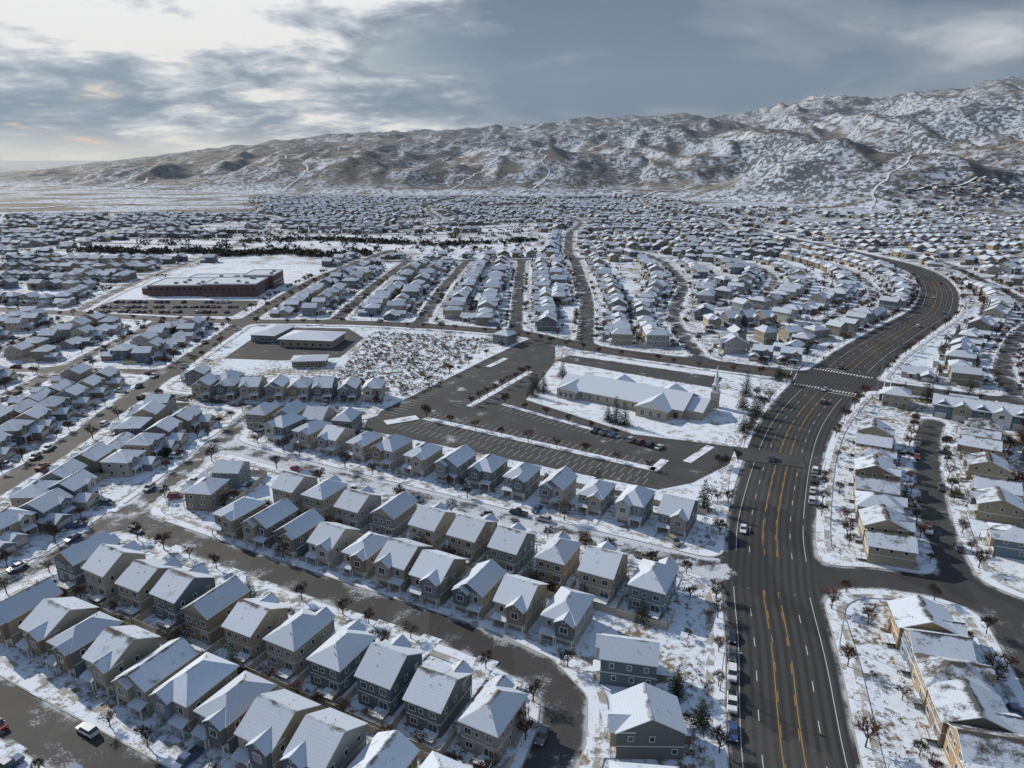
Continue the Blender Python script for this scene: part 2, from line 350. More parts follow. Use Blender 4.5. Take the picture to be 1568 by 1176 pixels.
def dq(x,y):
    if y<600 and -460<=x<=460:
        j=int((y-60)/1.25);i=int((x+460)/1.25); 
        if j<0: return 200.
        return ND[min(j,ND.shape[0]-1),min(i,ND.shape[1]-1)]
    if y>=600:
        j=int((y-600)/4);i=int((x+1400)/4)
        if 0<=i<FD.shape[1] and j<FD.shape[0]: return FD[j,i]
    return 200.
def clip(poly,iso,gt):
    out=[];n=len(poly)
    for i in range(n):
        a=poly[i];b=poly[(i+1)%n]; da=(a[2]-iso) if gt else (iso-a[2]); db=(b[2]-iso) if gt else (iso-b[2])
        if da>=0: out.append(a)
        if (da>0 and db<0) or (da<0 and db>0):
            t=da/(da-db); p=tuple(a[k]+(b[k]-a[k])*t for k in range(5)); out.append((p[0],p[1],iso,p[3],p[4]))
    return out
def band(name,matn,xs,ys,D,S,Lt,lo,hi,z,walls=()):
    D=D+1.3e-4
    c=np.stack([D[:-1,:-1],D[:-1,1:],D[1:,1:],D[1:,:-1]],-1)
    mn=c.min(-1);mx=c.max(-1)
    full=(mn>=lo)&(mx<=hi); part=(~full)&(mx>lo)&(mn<hi)
    nx=len(xs); V=[];F=[];A=[]
    jj,ii=np.nonzero(full)
    idx=np.stack([jj*nx+ii,jj*nx+ii+1,(jj+1)*nx+ii+1,(jj+1)*nx+ii],1)
    u,inv=np.unique(idx,return_inverse=True); inv=np.asarray(inv).reshape(-1,4)
    uj,ui=u//nx,u%nx
    V=[(x,y,z) for x,y in zip(xs[ui].tolist(),ys[uj].tolist())]; A=list(zip(D[uj,ui].tolist(),S[uj,ui].tolist(),Lt[uj,ui].tolist()))
    F=[tuple(r) for r in inv.tolist()]
    jj,ii=np.nonzero(part)
    for j,i in zip(jj.tolist(),ii.tolist()):
        poly=[(xs[q],ys[p],D[p,q],S[p,q],Lt[p,q]) for p,q in ((j,i),(j,i+1),(j+1,i+1),(j+1,i))]
        poly=clip(poly,lo,True)
        if len(poly)>2: poly=clip(poly,hi,False)
        if len(poly)<3: continue
        b=len(V)
        for p in poly: V.append((p[0],p[1],z)); A.append((p[2],p[3],p[4]))
        F.append(tuple(range(b,b+len(poly))))
        for w in walls:
            n=len(poly)
            for q in range(n):
                p1,p2=poly[q],poly[(q+1)%n]
                if abs(p1[2]-w)<1e-7 and abs(p2[2]-w)<1e-7:
                    b=len(V); V+= [(p1[0],p1[1],z),(p2[0],p2[1],z),(p2[0],p2[1],0.),(p1[0],p1[1],0.)]; A+=[(p1[2],p1[3],0)]*4; F.append((b,b+1,b+2,b+3))
    me=bpy.data.meshes.new(name); me.from_pydata(V,[],F); me.materials.append(MATS[matn])
    A=np.array(A,np.float32)
    for k,nm in enumerate(('edge','snow','lat')):
        at=me.attributes.new(nm,'FLOAT','POINT'); at.data.foreach_set('value',np.ascontiguousarray(A[:,k]))
    me.update(); return obj(name,me)
band('road','asphalt',nxs,nys,ND,NS,NL,-99,0,.07)
band('kerb','kerb_concrete',nxs,nys,ND,NS,NL,0,.3,.19,(0,))
band('verge','snow_lawn',nxs,nys,ND,NS,NL,.3,2.4,.19)
band('sidewalk','sidewalk_concrete',nxs,nys,ND,NS,NL,2.4,4.,.19,(4.,))
band('road','asphalt',fxs,fys,FD,FS,FL,-99,0,.1)
band('sidewalk','sidewalk_concrete',fxs,fys,FD,FS,FL,0,3.,.14)
print('T roads',time.time()-T0)
# markings on the main road
def offs(P,o):
    d=np.gradient(P,axis=0); d/=np.linalg.norm(d,axis=1)[:,None]; return P+np.stack([d[:,1],-d[:,0]],1)*o
def arc(P): return np.concatenate([[0],np.cumsum(np.hypot(*np.diff(P,axis=0).T))])
AP,AW,_=ROADS['art']; AL=arc(AP)
def at(P,Lc,s): return np.array([np.interp(s,Lc,P[:,0]),np.interp(s,Lc,P[:,1])])
mk=MB()
def line(P,off,w,mat,s0,s1,dash=None,z=.09,mb=mk):
    Lc=arc(P); Q=offs(P,off); s=s0
    stp=dash[0] if dash else 5
    while s<s1:
        e=min(s+stp,s1); a=at(Q,Lc,s);b=at(Q,Lc,e); d=(b-a); L=np.hypot(*d)+1e-9; n=np.array([d[1],-d[0]])/L*w/2
        zz=z if a[1]<598 else .12
        if dash or R()>.06: mb.poly([(a[0]-n[0],a[1]-n[1],zz),(b[0]-n[0],b[1]-n[1],zz),(b[0]+n[0],b[1]+n[1],zz),(a[0]+n[0],a[1]+n[1],zz)],mat)
        s=e if not dash else s+dash[0]+dash[1]
def s_of(y): return float(np.interp(y,AP[:,1],AL))
sI=s_of(317)
segs=[(0,s_of(148)),(s_of(164),sI-22),(sI+22,AL[-1]-30)]
for (s0,s1) in segs:
    for o in (-1.85,1.85):
        line(AP,o,.12,'paint_yellow',s0,s1); line(AP,o*.84,.11,'paint_yellow',s0,s1,(3,6))
    for o in (-5.3,5.3): line(AP,o,.13,'paint_white',s0,s1,(3,8))
    for o in (-8.7,8.7): line(AP,o,.12,'paint_white',s0,s1)
CP,CW,_=ROADS['cross']; CL=arc(CP)
ci=np.argmin(np.hypot(CP[:,0]-153,CP[:,1]-317)); sC=CL[ci]
line(CP,0,.22,'paint_yellow',10,sC-24); line(CP,0,.22,'paint_yellow',sC+24,sC+420)
def barx(P,Lc,s,o0,o1,w,mat):
    a=at(offs(P,o0),Lc,s);b=at(offs(P,o1),Lc,s);d=b-a;L=np.hypot(*d);n=np.array([d[1],-d[0]])/L*w/2
    mk.poly([(a[0]-n[0],a[1]-n[1],.095),(b[0]-n[0],b[1]-n[1],.095),(b[0]+n[0],b[1]+n[1],.095),(a[0]+n[0],a[1]+n[1],.095)],mat)
for sg in (-1,1):
    for o in np.arange(-13.5,13.6,1.3):
        a_=at(offs(AP,o),AL,sI+sg*14.2); b_=at(offs(AP,o),AL,sI+sg*17); d_=b_-a_; L_=np.hypot(*d_); n_=np.array([d_[1],-d_[0]])/L_*.28
        mk.poly([(a_[0]-n_[0],a_[1]-n_[1],.095),(b_[0]-n_[0],b_[1]-n_[1],.095),(b_[0]+n_[0],b_[1]+n_[1],.095),(a_[0]+n_[0],a_[1]+n_[1],.095)],'paint_white')
    barx(AP,AL,sI+sg*19.5,(1 if sg<0 else -13),(13 if sg<0 else -1),.5,'paint_white')
    barx(CP,CL,sC+sg*19,-7.5,7.5,.3,'paint_white'); barx(CP,CL,sC+sg*21.5,-7.5,7.5,.3,'paint_white')
obj('road_markings',mk.mesh('road_markings'))
# ------------------------------------------------------------------ roofs, houses
def gable(mb,x0,x1,y0,y1,z,p,axis='y',ov=.45,rm='roof_shingles_snow',wm='siding',tm='trim_white',th=.2,ends=(1,1)):
    if axis=='y':
        f=lambda a,b,c:(a,b,c)
    else:
        f=lambda a,b,c:(b,a,c); x0,x1,y0,y1=y0,y1,x0,x1
    xm=(x0+x1)/2; rz=z+(x1-x0)/2*p; e=z-ov*p; ya=y0-ov;yb=y1+ov; L=yb-ya
    def q(pts,m,uv=None):
        pts=[f(*t) for t in pts]
        if axis!='y': pts=pts[::-1]; uv=uv[::-1] if uv else None
        mb.poly(pts,m,uv)
    xa,xb=x0-ov,x1+ov
    q([(xa,ya,e+th),(xm,ya,rz+th),(xm,yb,rz+th),(xa,yb,e+th)],rm,[(0,.01),(0,1),(L,1),(L,.01)])
    q([(xm,ya,rz+th),(xb,ya,e+th),(xb,yb,e+th),(xm,yb,rz+th)],rm,[(0,1),(0,.01),(L,.01),(L,1)])
    q([(xa,ya,e),(xa,yb,e),(xm,yb,rz),(xm,ya,rz)],tm); q([(xm,ya,rz),(xm,yb,rz),(xb,yb,e),(xb,ya,e)],tm)
    q([(xa,yb,e),(xa,ya,e),(xa,ya,e+th),(xa,yb,e+th)],tm); q([(xb,ya,e),(xb,yb,e),(xb,yb,e+th),(xb,ya,e+th)],tm)
    for yy,s in ((ya,1),(yb,-1)):
        for (u,v) in (((xa,e),(xm,rz)),((xm,rz),(xb,e))):
            pts=[(u[0],yy,u[1]),(v[0],yy,v[1]),(v[0],yy,v[1]+th),(u[0],yy,u[1]+th)]
            q(pts if s>0 else pts[::-1],tm)
    if ends[0]: q([(x0,y0,z),(x1,y0,z),(xm,y0,rz)],wm)
    if ends[1]: q([(x1,y1,z),(x0,y1,z),(xm,y1,rz)],wm)
def hip(mb,x0,x1,y0,y1,z,p,ov=.45,rm='roof_shingles_snow',tm='trim_white',th=.2):
    x0-=ov;x1+=ov;y0-=ov;y1+=ov;e=z-ov*p; w=x1-x0;d=y1-y0; a=min(w,d)/2; rz=e+a*p+th; et=e+th
    if d>=w: r0=(x0+a,y0+a,rz);r1=(x0+a,y1-a+1e-3,rz)
    else: r0=(x0+a,y0+a,rz);r1=(x1-a+1e-3,y0+a,rz)
    c=[(x0,y0,et),(x1,y0,et),(x1,y1,et),(x0,y1,et)]
    if d>=w:
        mb.poly([c[0],c[1],r0],rm,[(0,.01),(w,.01),(a,1)]); mb.poly([c[1],c[2],r1,r0],rm,[(0,.01),(d,.01),(d-a,1),(a,1)])
        mb.poly([c[2],c[3],r1],rm,[(0,.01),(w,.01),(a,1)]); mb.poly([c[3],c[0],r0,r1],rm,[(0,.01),(d,.01),(d-a,1),(a,1)])
    else:
        mb.poly([c[0],c[1],r1,r0],rm,[(0,.01),(w,.01),(w-a,1),(a,1)]); mb.poly([c[1],c[2],r1],rm,[(0,.01),(d,.01),(a,1)])
        mb.poly([c[2],c[3],r0,r1],rm,[(0,.01),(w,.01),(w-a,1),(a,1)]); mb.poly([c[3],c[0],r0],rm,[(0,.01),(d,.01),(a,1)])
    b=[(q[0],q[1],e) for q in c]
    for i in range(4): j=(i+1)%4; mb.poly([b[i],b[j],c[j],c[i]],tm)
    mb.poly(b[::-1],tm)
def shed(mb,x0,x1,y0,y1,zlo,zhi,rm='roof_shingles_snow',tm='trim_white',th=.15):
    a=[(x0,y0,zlo),(x1,y0,zlo),(x1,y1,zhi),(x0,y1,zhi)]; b=[(p[0],p[1],p[2]+th) for p in a]
    mb.poly(b,rm,[(0,.01),(x1-x0,.01),(x1-x0,.8),(0,.8)]); mb.poly(a[::-1],tm)
    for i in range(4): j=(i+1)%4; mb.poly([a[i],a[j],b[j],b[i]],tm)
def wb(mb,wall,Rr,a0,a1,z0,z1,d0,d1,mat):
    x0,x1,y0,y1=Rr
    if wall=='F': mb.box(a0,a1,y0-d1,y0-d0,z0,z1,mat,bottom=True)
    elif wall=='B': mb.box(a0,a1,y1+d0,y1+d1,z0,z1,mat,bottom=True)
    elif wall=='L': mb.box(x0-d1,x0-d0,a0,a1,z0,z1,mat,bottom=True)
    else: mb.box(x1+d0,x1+d1,a0,a1,z0,z1,mat,bottom=True)
def window(mb,wall,Rr,a,z,w,h,gl='window_glass'):
    t=.13
    wb(mb,wall,Rr,a-w/2,a+w/2,z,z+h,-.02,.03,gl)
    wb(mb,wall,Rr,a-w/2-t,a-w/2,z-t,z+h+t,-.02,.09,'trim_white'); wb(mb,wall,Rr,a+w/2,a+w/2+t,z-t,z+h+t,-.02,.09,'trim_white')
    wb(mb,wall,Rr,a-w/2,a+w/2,z+h,z+h+t,-.02,.09,'trim_white'); wb(mb,wall,Rr,a-w/2,a+w/2,z-t,z,-.02,.11,'trim_white')
    if w>1.2: wb(mb,wall,Rr,a-.04,a+.04,z,z+h,.03,.06,'trim_white')
def garage_door(mb,Rr,a,w,h=2.25):
    wb(mb,'F',Rr,a-w/2,a+w/2,.12,h,-.02,.04,'garage_door_paint')
    for i in range(1,4): wb(mb,'F',Rr,a-w/2,a+w/2,.12+i*(h-.12)/4-.02,.12+i*(h-.12)/4+.02,.04,.055,'vent_metal')
    wb(mb,'F',Rr,a-w/2-.15,a-w/2,.1,h+.15,-.02,.08,'trim_white'); wb(mb,'F',Rr,a+w/2,a+w/2+.15,.1,h+.15,-.02,.08,'trim_white'); wb(mb,'F',Rr,a-w/2,a+w/2,h,h+.15,-.02,.08,'trim_white')
def railing(mb,x0,x1,y0,y1,z,sides='FLR'):
    def seg(ax,ay,bx,by):
        n=max(2,int(math.hypot(bx-ax,by-ay)/.5))
        for i in range(n+1):
            t=i/n;x=ax+(bx-ax)*t;y=ay+(by-ay)*t; mb.box(x-.03,x+.03,y-.03,y+.03,z,z+.95,'trim_white')
        mb.box(min(ax,bx)-.04,max(ax,bx)+.04,min(ay,by)-.04,max(ay,by)+.04,z+.95,z+1.03,'trim_white',bottom=True)
    if 'F' in sides: seg(x0,y0,x1,y0)
    if 'B' in sides: seg(x0,y1,x1,y1)
    if 'L' in sides: seg(x0,y0,x0,y1)
    if 'R' in sides: seg(x1,y0,x1,y1)
def narrow_house(seed,w=8.8,d=13,e=6.6,roof='hip',p=.5,bs=1,deck=1,sm='siding',dormer=False):
    rr=random.Random(seed); mb=MB(); x0,x1,y0,y1=-w/2,w/2,-d/2,d/2; Rr=(x0,x1,y0,y1)
    mb.box(x0,x1,y0,y1,-.3,e,sm)
    wb(mb,'F',Rr,x0,x1,0,1.0,0,.07,'stone_veneer')
    for wl in 'FBLR': 
        a0,a1=(x0,x1) if wl in 'FB' else (y0,y1)
        wb(mb,wl,Rr,a0,a1,3.05,3.25,-.01,.05,'trim_white')
    if roof=='hip': hip(mb,x0,x1,y0,y1,e,p)
    elif roof=='gy': gable(mb,x0,x1,y0,y1,e,p,'y',wm='siding_accent')
    else: gable(mb,x0,x1,y0,y1,e,p*.85,'x',wm=sm)
    bw=w*.52; bx0=(x1-bw-.25) if bs>0 else x0+.25; bx1=bx0+bw; by=y0-1.3; BR=(bx0,bx1,by,y0+1)
    mb.box(bx0,bx1,by,y0+.5,2.75,e,'siding_accent',bottom=True)
    gable(mb,bx0,bx1,by,y0+(4 if roof!='gx' else 3.2),e-.05,p*1.1,'y',wm='siding_accent',ends=(1,0),ov=.35)
    bc=(bx0+bx1)/2
    for px in (bx0+.15,bx1-.15): mb.box(px-.13,px+.13,by+.02,by+.28,0,2.75,'trim_white')
    window(mb,'F',BR,bc,4.1,1.9,1.5); window(mb,'F',BR,bc,e+.1+.15,.7,.6)
    GR=(x0,x1,y0,y1); garage_door(mb,Rr,bc,min(4.6,bw))
    ox=(x0+bx0)/2 if bs>0 else (x1+bx1)/2; pw=(bx0-x0) if bs>0 else (x1-bx1)
    wb(mb,'F',Rr,ox-.5,ox+.5,.35,2.45,-.02,.06,'wood_door'); wb(mb,'F',Rr,ox+.65,ox+1.0,.35,2.45,-.02,.05,'window_glass')
    mb.box(ox-pw/2,ox+pw/2,y0-1.7,y0-.08,0,.3,'sidewalk_concrete')
    shed(mb,ox-pw/2-.15,ox+pw/2+.1,y0-2.0,y0,2.7,3.3)
    for px in (ox-pw/2+.15,ox+pw/2-.2): mb.box(px-.11,px+.11,y0-1.8,y0-1.58,.3,2.7,'trim_white')
    window(mb,'F',Rr,ox,4.1,1.2,1.5)
    window(mb,'B',Rr,-w*.28,4.2,1.5,1.3); window(mb,'B',Rr,w*.05,4.3,.8,1.0); window(mb,'B',Rr,w*.3,4.2,1.5,1.3)
    window(mb,'B',Rr,-w*.27,.6,2.2,2.0); window(mb,'B',Rr,w*.27,1.1,1.6,1.3)
    for yy in (-d*.3,d*.02,d*.32):
        for wl in 'LR':
            if rr.random()<.8: window(mb,wl,Rr,yy,4.4,.9,1.1)
            if rr.random()<.5: window(mb,wl,Rr,yy+.6,1.4,.9,1.1)
    if deck:
        mb.box(x0+.5,x0+4.2,y1+.02,y1+2.8,.75,.95,'deck_wood','snow_lawn',bottom=True); 
        for (px,py) in ((x0+.6,y1+2.7),(x0+4.1,y1+2.7)): mb.box(px-.08,px+.08,py-.08,py+.08,0,.75,'deck_wood')
        railing(mb,x0+.5,x0+4.2,y1+.1,y1+2.8,.95,'BL')
        for i in range(4): mb.box(x0+4.2+i*.3,x0+4.5+i*.3,y1+1.2,y1+2.4,.0,.75-i*.18,'deck_wood')
    rz=e+w/2*p
    for i in range(3): 
        vx=rr.uniform(-.3,.3)*w; vy=rr.uniform(-.1,.35)*d; vz=e+(w/2-abs(vx))*p*.9 if roof!='gx' else e+(d/2-abs(vy))*p*.8
        mb.cyl((vx,vy,vz-.3),(vx,vy,vz+.5),.1,.1,6,'vent_metal')
    return mb.mesh('house_mesh')
def wide_house(seed,w=11,d=10,e=5.8,roof='hip',gs=1,p=.45,one=False,sm='siding'):
    rr=random.Random(seed); mb=MB(); x0,x1,y0,y1=-w/2,w/2,-d/2+1,d/2+1; Rr=(x0,x1,y0,y1)
    if one: e=3.0
    mb.box(x0,x1,y0,y1,-.3,e,sm)
    if roof=='hip': hip(mb,x0,x1,y0,y1,e,p)
    elif roof=='gy': gable(mb,x0,x1,y0,y1,e,p,'y',wm='siding_accent')
    else: gable(mb,x0,x1,y0,y1,e,p,'x',wm=sm)
    gw=6.2; gx0=x1-gw+1.2 if gs>0 else x0-1.2; gx1=gx0+gw; gy=y0-5; G=(gx0,gx1,gy,y0)
    mb.box(gx0,gx1,gy,y0+2,-.3,2.9,'siding_accent'); 
    gable(mb,gx0,gx1,gy,y0+1.5,2.9,p*1.05,'y',wm='siding_accent',ends=(1,0))
    wb(mb,'F',G,gx0,gx1,0,.9,0,.07,'stone_veneer'); garage_door(mb,G,(gx0+gx1)/2,4.9)
    ox=(x0+gx0)/2 if gs>0 else (x1+gx1)/2
    wb(mb,'F',Rr,ox-.5,ox+.5,.35,2.4,-.02,.05,'wood_door')
    shed(mb,ox-2.2,ox+2.2,y0-2.1,y0,2.6,3.2)
    for px in (ox-2,ox+2): mb.box(px-.12,px+.12,y0-1.95,y0-1.7,0,2.6,'trim_white')
    if not one:
        window(mb,'F',Rr,ox,3.9,1.6,1.3); window(mb,'F',Rr,(gx0+gx1)/2*.8,4.3,1.3,1.1)
        bw=4; gable(mb,ox-bw/2,ox+bw/2,y0-.6,y0+3,e-.1,p*1.2,'y',wm='siding_accent',ends=(1,0),ov=.3); mb.box(ox-bw/2,ox+bw/2,y0-.6,y0+.3,3.3,e-.1,'siding_accent',bottom=True)
        window(mb,'F',(0,0,y0-.6,0),ox,3.9,1.6,1.3)
    for xx in (-.32,0,.32):
        window(mb,'B',Rr,xx*w,.9,1.5,1.3)
        if not one: window(mb,'B',Rr,xx*w,3.7,1.3,1.2)
    for yy in (-2,2.5):
        for wl in 'LR':
            window(mb,wl,Rr,yy,1.1,1.,1.1)
            if not one: window(mb,wl,Rr,yy+.5,3.8,1.,1.1)
    mb.box(-1,3,y1+.02,y1+2.6,0,.25,'deck_wood','snow_lawn')
    for i in range(2):
        vx=rr.uniform(-.25,.25)*w; mb.cyl((vx,2,e+1),(vx,2,e+p*min(w,d)/2+.7),.1,.1,6,'vent_metal')
    return mb.mesh('house_mesh')
NAR=[narrow_house(1,roof='hip',bs=1),narrow_house(2,roof='gy',bs=-1,p=.55),narrow_house(3,roof='gx',bs=1,w=9.2,p=.6),narrow_house(4,roof='hip',bs=-1,e=6.9,w=9.2,p=.58),narrow_house(5,roof='gy',bs=1,w=8.4,e=7.0,p=.6,deck=0),narrow_house(6,roof='gx',bs=-1,w=9,e=6.4,p=.55)]
WID=[wide_house(1,roof='hip',gs=1),wide_house(2,roof='gx',gs=-1),wide_house(3,roof='gy',gs=1,w=10),wide_house(4,roof='hip',gs=-1,w=12),wide_house(5,roof='gx',gs=1,w=14,d=9,one=True),wide_house(6,roof='gx',gs=1,w=12,p=.5)]
WARM=[narrow_house(11,roof='gy',bs=1,sm='warm_siding',w=9.5,d=12,e=5.8),narrow_house(12,roof='gx',bs=-1,sm='warm_siding',w=9.5,d=12,e=5.9),narrow_house(13,roof='hip',bs=1,sm='warm_siding',w=10,d=12,e=5.7)]
for m in WARM:
    for i,mm in enumerate(m.materials):
        if mm.name=='roof_shingles_snow': m.materials[i]=MATS['roof_patchy_snow']
INFO={}
for m in NAR: INFO[m.name]=(9,13,6.5,2.0)
for m in WARM: INFO[m.name]=(9.5,12,6,2.0)
for m in WID: INFO[m.name]=(12,10,9,3.6)
print('T houses',time.time()-T0)
def pip(x,y,poly):
    c=False;n=len(poly);j=n-1
    for i in range(n):
        xi,yi=poly[i];xj,yj=poly[j]
        if (yi>y)!=(yj>y) and x<(xj-xi)*(y-yi)/(yj-yi)+xi: c=not c
        j=i
    return c
LOT=[(6,391),(24,382),(22,350),(6,290),(46,250),(80,238),(78,226),(58,208),(46,203),(-57,255),(-58,268)]
CHZ=[(-62,262),(5,398),(30,385),(140,318),(108,262),(60,160),(44,196)]
VAC=[(-83,416),(-8,396),(-38,300),(-50,290),(-52,302),(-58,306),(-82,312),(-84,330)]
DAY=[(-155,432),(-84,420),(-84,318),(-155,326)]
SCH=[(-300,455),(-178,455),(-178,690),(-300,690)]
BELT=[(-500,745),(-60,745),(40,800),(55,1000),(-150,1000),(-300,960),(-500,900)]
EX=[CHZ,VAC,DAY,SCH,BELT]
HG={}
def free(x,y,r):
    gx,gy=int(x//15),int(y//15)
    for i in range(gx-1,gx+2):
        for j in range(gy-1,gy+2):
            for (a,b,q) in HG.get((i,j),()):
                if (a-x)**2+(b-y)**2<(r+q)**2: return False
    return True
def occupy(x,y,r): HG.setdefault((int(x//15),int(y//15)),[]).append((x,y,r))
drv=MB(); fen=MB(); HOUSES=[]
SCL={}
for m in NAR: SCL[m.name]=.86
for m in WARM: SCL[m.name]=.92
for m in WID: SCL[m.name]=.88
def put_house(x,y,fx,fy,me,driveway=True,fence=None,r=5.2,z=0.,name='suburban_house'):
    L=math.hypot(fx,fy);fx/=L;fy/=L; a=math.atan2(fx,-fy)+U(-.02,.02)
    w,d,fr,_=INFO[me.name]; k0=SCL[me.name]
    sc=U(.95,1.04)*k0; d*=k0; fr*=k0; o=obj(name,me,x,y,z+U(-.1,.15),a,(sc,sc,U(.88,1.02)))
    occupy(x,y,r); HOUSES.append((x,y,fx,fy,d))
    if driveway:
        t=fr
        while t<34 and dq(x+fx*t,y+fy*t)>0.05: t+=.5
        if t<34:
            gx=GX.get(me.name,1.5)*sc
            drv.setT(x,y,0,a); zz=.21+R()*.03; drv.box(gx-2.3,gx+2.3,-t,-fr+.3,0,zz,'driveway_concrete')
    if fence:
        hw,by=fence; fen.setT(x,y,0,a); 
        def panel(ax,ay,bx,by_):
            n=max(1,int(math.hypot(bx-ax,by_-ay)/2.4))
            if ax==bx: fen.box(ax-.04,ax+.04,min(ay,by_),max(ay,by_),0.05,1.75,'vinyl_fence_tan')
            else: fen.box(min(ax,bx),max(ax,bx),ay-.04,ay+.04,0.05,1.75,'vinyl_fence_tan')
            for i in range(n+1):
                t=i/n;px=ax+(bx-ax)*t;py=ay+(by_-ay)*t; fen.box(px-.08,px+.08,py-.08,py+.08,0,1.9,'vinyl_fence_tan')
        panel(-hw,d/2-2,-hw,d/2+by); panel(-hw,d/2+by,hw-.2,d/2+by)
GX={}
for i,m in enumerate(NAR): GX[m.name]=[1,-1,1,-1,1,-1][i]*2.0
for i,m in enumerate(WARM): GX[m.name]=[1,-1,1][i]*2.0
for i,m in enumerate(WID): GX[m.name]=[1,-1,1,-1,1,1][i]*([3.6,3.6,3.1,4.1,5.1,4.1][i])
nd=SN(0,1)
def snrow(n,s0,s1,cnt,face,seq,fence,jit=.0,skip=()):
    for i in range(cnt):
        if i in skip: continue
        s=s0+(s1-s0)*i/(cnt-1); x,y=SN(s+U(-.3,.3),n+U(-.6,.6)); put_house(x,y,nd[0]*face,nd[1]*face,NAR[seq[i%len(seq)]],fence=fence,r=4.3,name='two_storey_house')
snrow(182,-187,-40,13,-1,[3,0,5,0,3,0,1,3,0,1,0,3,2],(6.1,4.3))
snrow(144.5,-148,-36,10,1,[2,0,2,1,2,5,2,0,2,3],(6.2,4.2))
snrow(125,-149,-50,10,-1,[0,1,4,2,0,5,2,1,2,0],(5.5,3.8))
snrow(91,-166,-50,11,1,[1,2,5,2,4,2,3,0,2,5,0],(5.9,4))
snrow(71,-156,-50,11,-1,[4,2,0,2,1,3,0,2,5,1,0],(5.3,4))
put_house(23.5,119,-.9,.2,NAR[1],r=6); put_house(24,102,-1,0,NAR[2],r=6); put_house(21,87,-1,.1,NAR[0],r=6)
for i in range(8): put_house(-134+i*10.6,296-i*.5,0,-1,NAR[(i*2+1)%6],fence=(5.2,4),r=4.2)
for i in range(4): put_house(-97+i*11.5,260-i*2.5,.2,1,NAR[(i+3)%6],r=4.2,driveway=False)
for i,yy in enumerate((163,172.5,184,195.5,207,218.5,230,241.5)):
    xc=np.interp(yy,AP[:,1],AP[:,0])+30.5; 
    t=at(AP,AL,s_of(yy)+3)-at(AP,AL,s_of(yy)-3); t/=np.hypot(*t)
    put_house(xc,yy,t[1],-t[0],WARM[i%3],r=4.5,name='townhouse')
for i in range(6):
    put_house(88.5-i*2.0,130-i*8.8,.97,-.25,WARM[(i*2+1)%3],r=3.5,name='townhouse',driveway=False)
FARH=[]
def autorow(nm,side,sp,setb,pool,fence=None,s0=8,s1=None,farm=False,jit=.9,nodrv=False):
    P,W,_=ROADS[nm]; Lc=arc(P); s=s0+U(0,3); end=(s1 if s1 else Lc[-1]-6)
    while s<end:
        p=at(P,Lc,s); q=at(P,Lc,s+1.)-p; q/=np.hypot(*q)+1e-9; nrm=np.array([q[1],-q[0]])*side
        w=np.interp(s,Lc,W); me=random.choice(pool) if pool else None
        off=w+4+setb; c=p+nrm*(off+U(-jit,jit)); x,y=c
        s+=sp*(1 if R()>.04 else 1.7)
        if y<62 or any(pip(x,y,e) for e in EX): continue
        if dq(x,y)<9 or not free(x,y,5.3): continue
        if y>1000 and fbm(np.array(x/150.),np.array(y/150.),2,77)>.68: continue
        bad=False
        for ax in (-5.5,5.5):
            for ay in (-7,6):
                if dq(x+q[0]*ax+nrm[0]*ay,y+q[1]*ax+nrm[1]*ay)<1.5: bad=True
        if bad: continue
        if y<640: put_house(x,y,-nrm[0]*(-1 if nodrv else 1),-nrm[1]*(-1 if nodrv else 1),me,driveway=(y<520 and not nodrv),fence=fence if y<420 else None,r=5.3)
        else: occupy(x,y,5.3); FARH.append((x,y,math.atan2(-nrm[0],nrm[1])))
ALLP=WID+NAR[:4]
for nm in ('H','L'): 
    for sd in (-1,1): autorow(nm,sd,13.5,11,WID,(6.5,5))
autorow('Q',-1,12.5,9,NAR); autorow('D',1,13,10,NAR,s0=10)
for sd in (-1,1): autorow('G',sd,11.5,10,NAR)
for nm in ['W%d'%i for i in range(5)]+['Wc','N1','N2','N3','N4','C3','C1','C2','C5','R1','R2','R3']:
    for sd in (-1,1): autorow(nm,sd,14.2,11,ALLP if nm[0]!='W' else WID,(6.8,5))
autorow('S1',-1,11,8,WARM,(5.5,3)); autorow('T',-1,11,8,WARM)
for nm in ('S2',):
    for sd in (-1,1): autorow(nm,sd,11,9,WARM,(5.5,3))
autorow('ES',1,11,9,WARM,s0=60); autorow('ES',-1,11,9,WARM,s0=60)
autorow('cross',1,14,12,WID,s0=70); autorow('cross',-1,14,12,WID,s0=70)
autorow('art',1,14,15,WID,s0=s_of(360),s1=s_of(630),nodrv=True); autorow('art',-1,14,15,WID,s0=s_of(350),s1=s_of(630),nodrv=True)
for nm in [k for k in ROADS if k[:2] in('FW','FN','FE','FR','NT') or k=='art']:
    for sd in (-1,1):
        if nm=='art': autorow(nm,sd,15,14,WID,s0=s_of(640))
        else: autorow(nm,sd,14.5,11,WID)
obj('driveway',drv.mesh('driveway')); obj('vinyl_fence',fen.mesh('vinyl_fence'))
fm=MB(); 
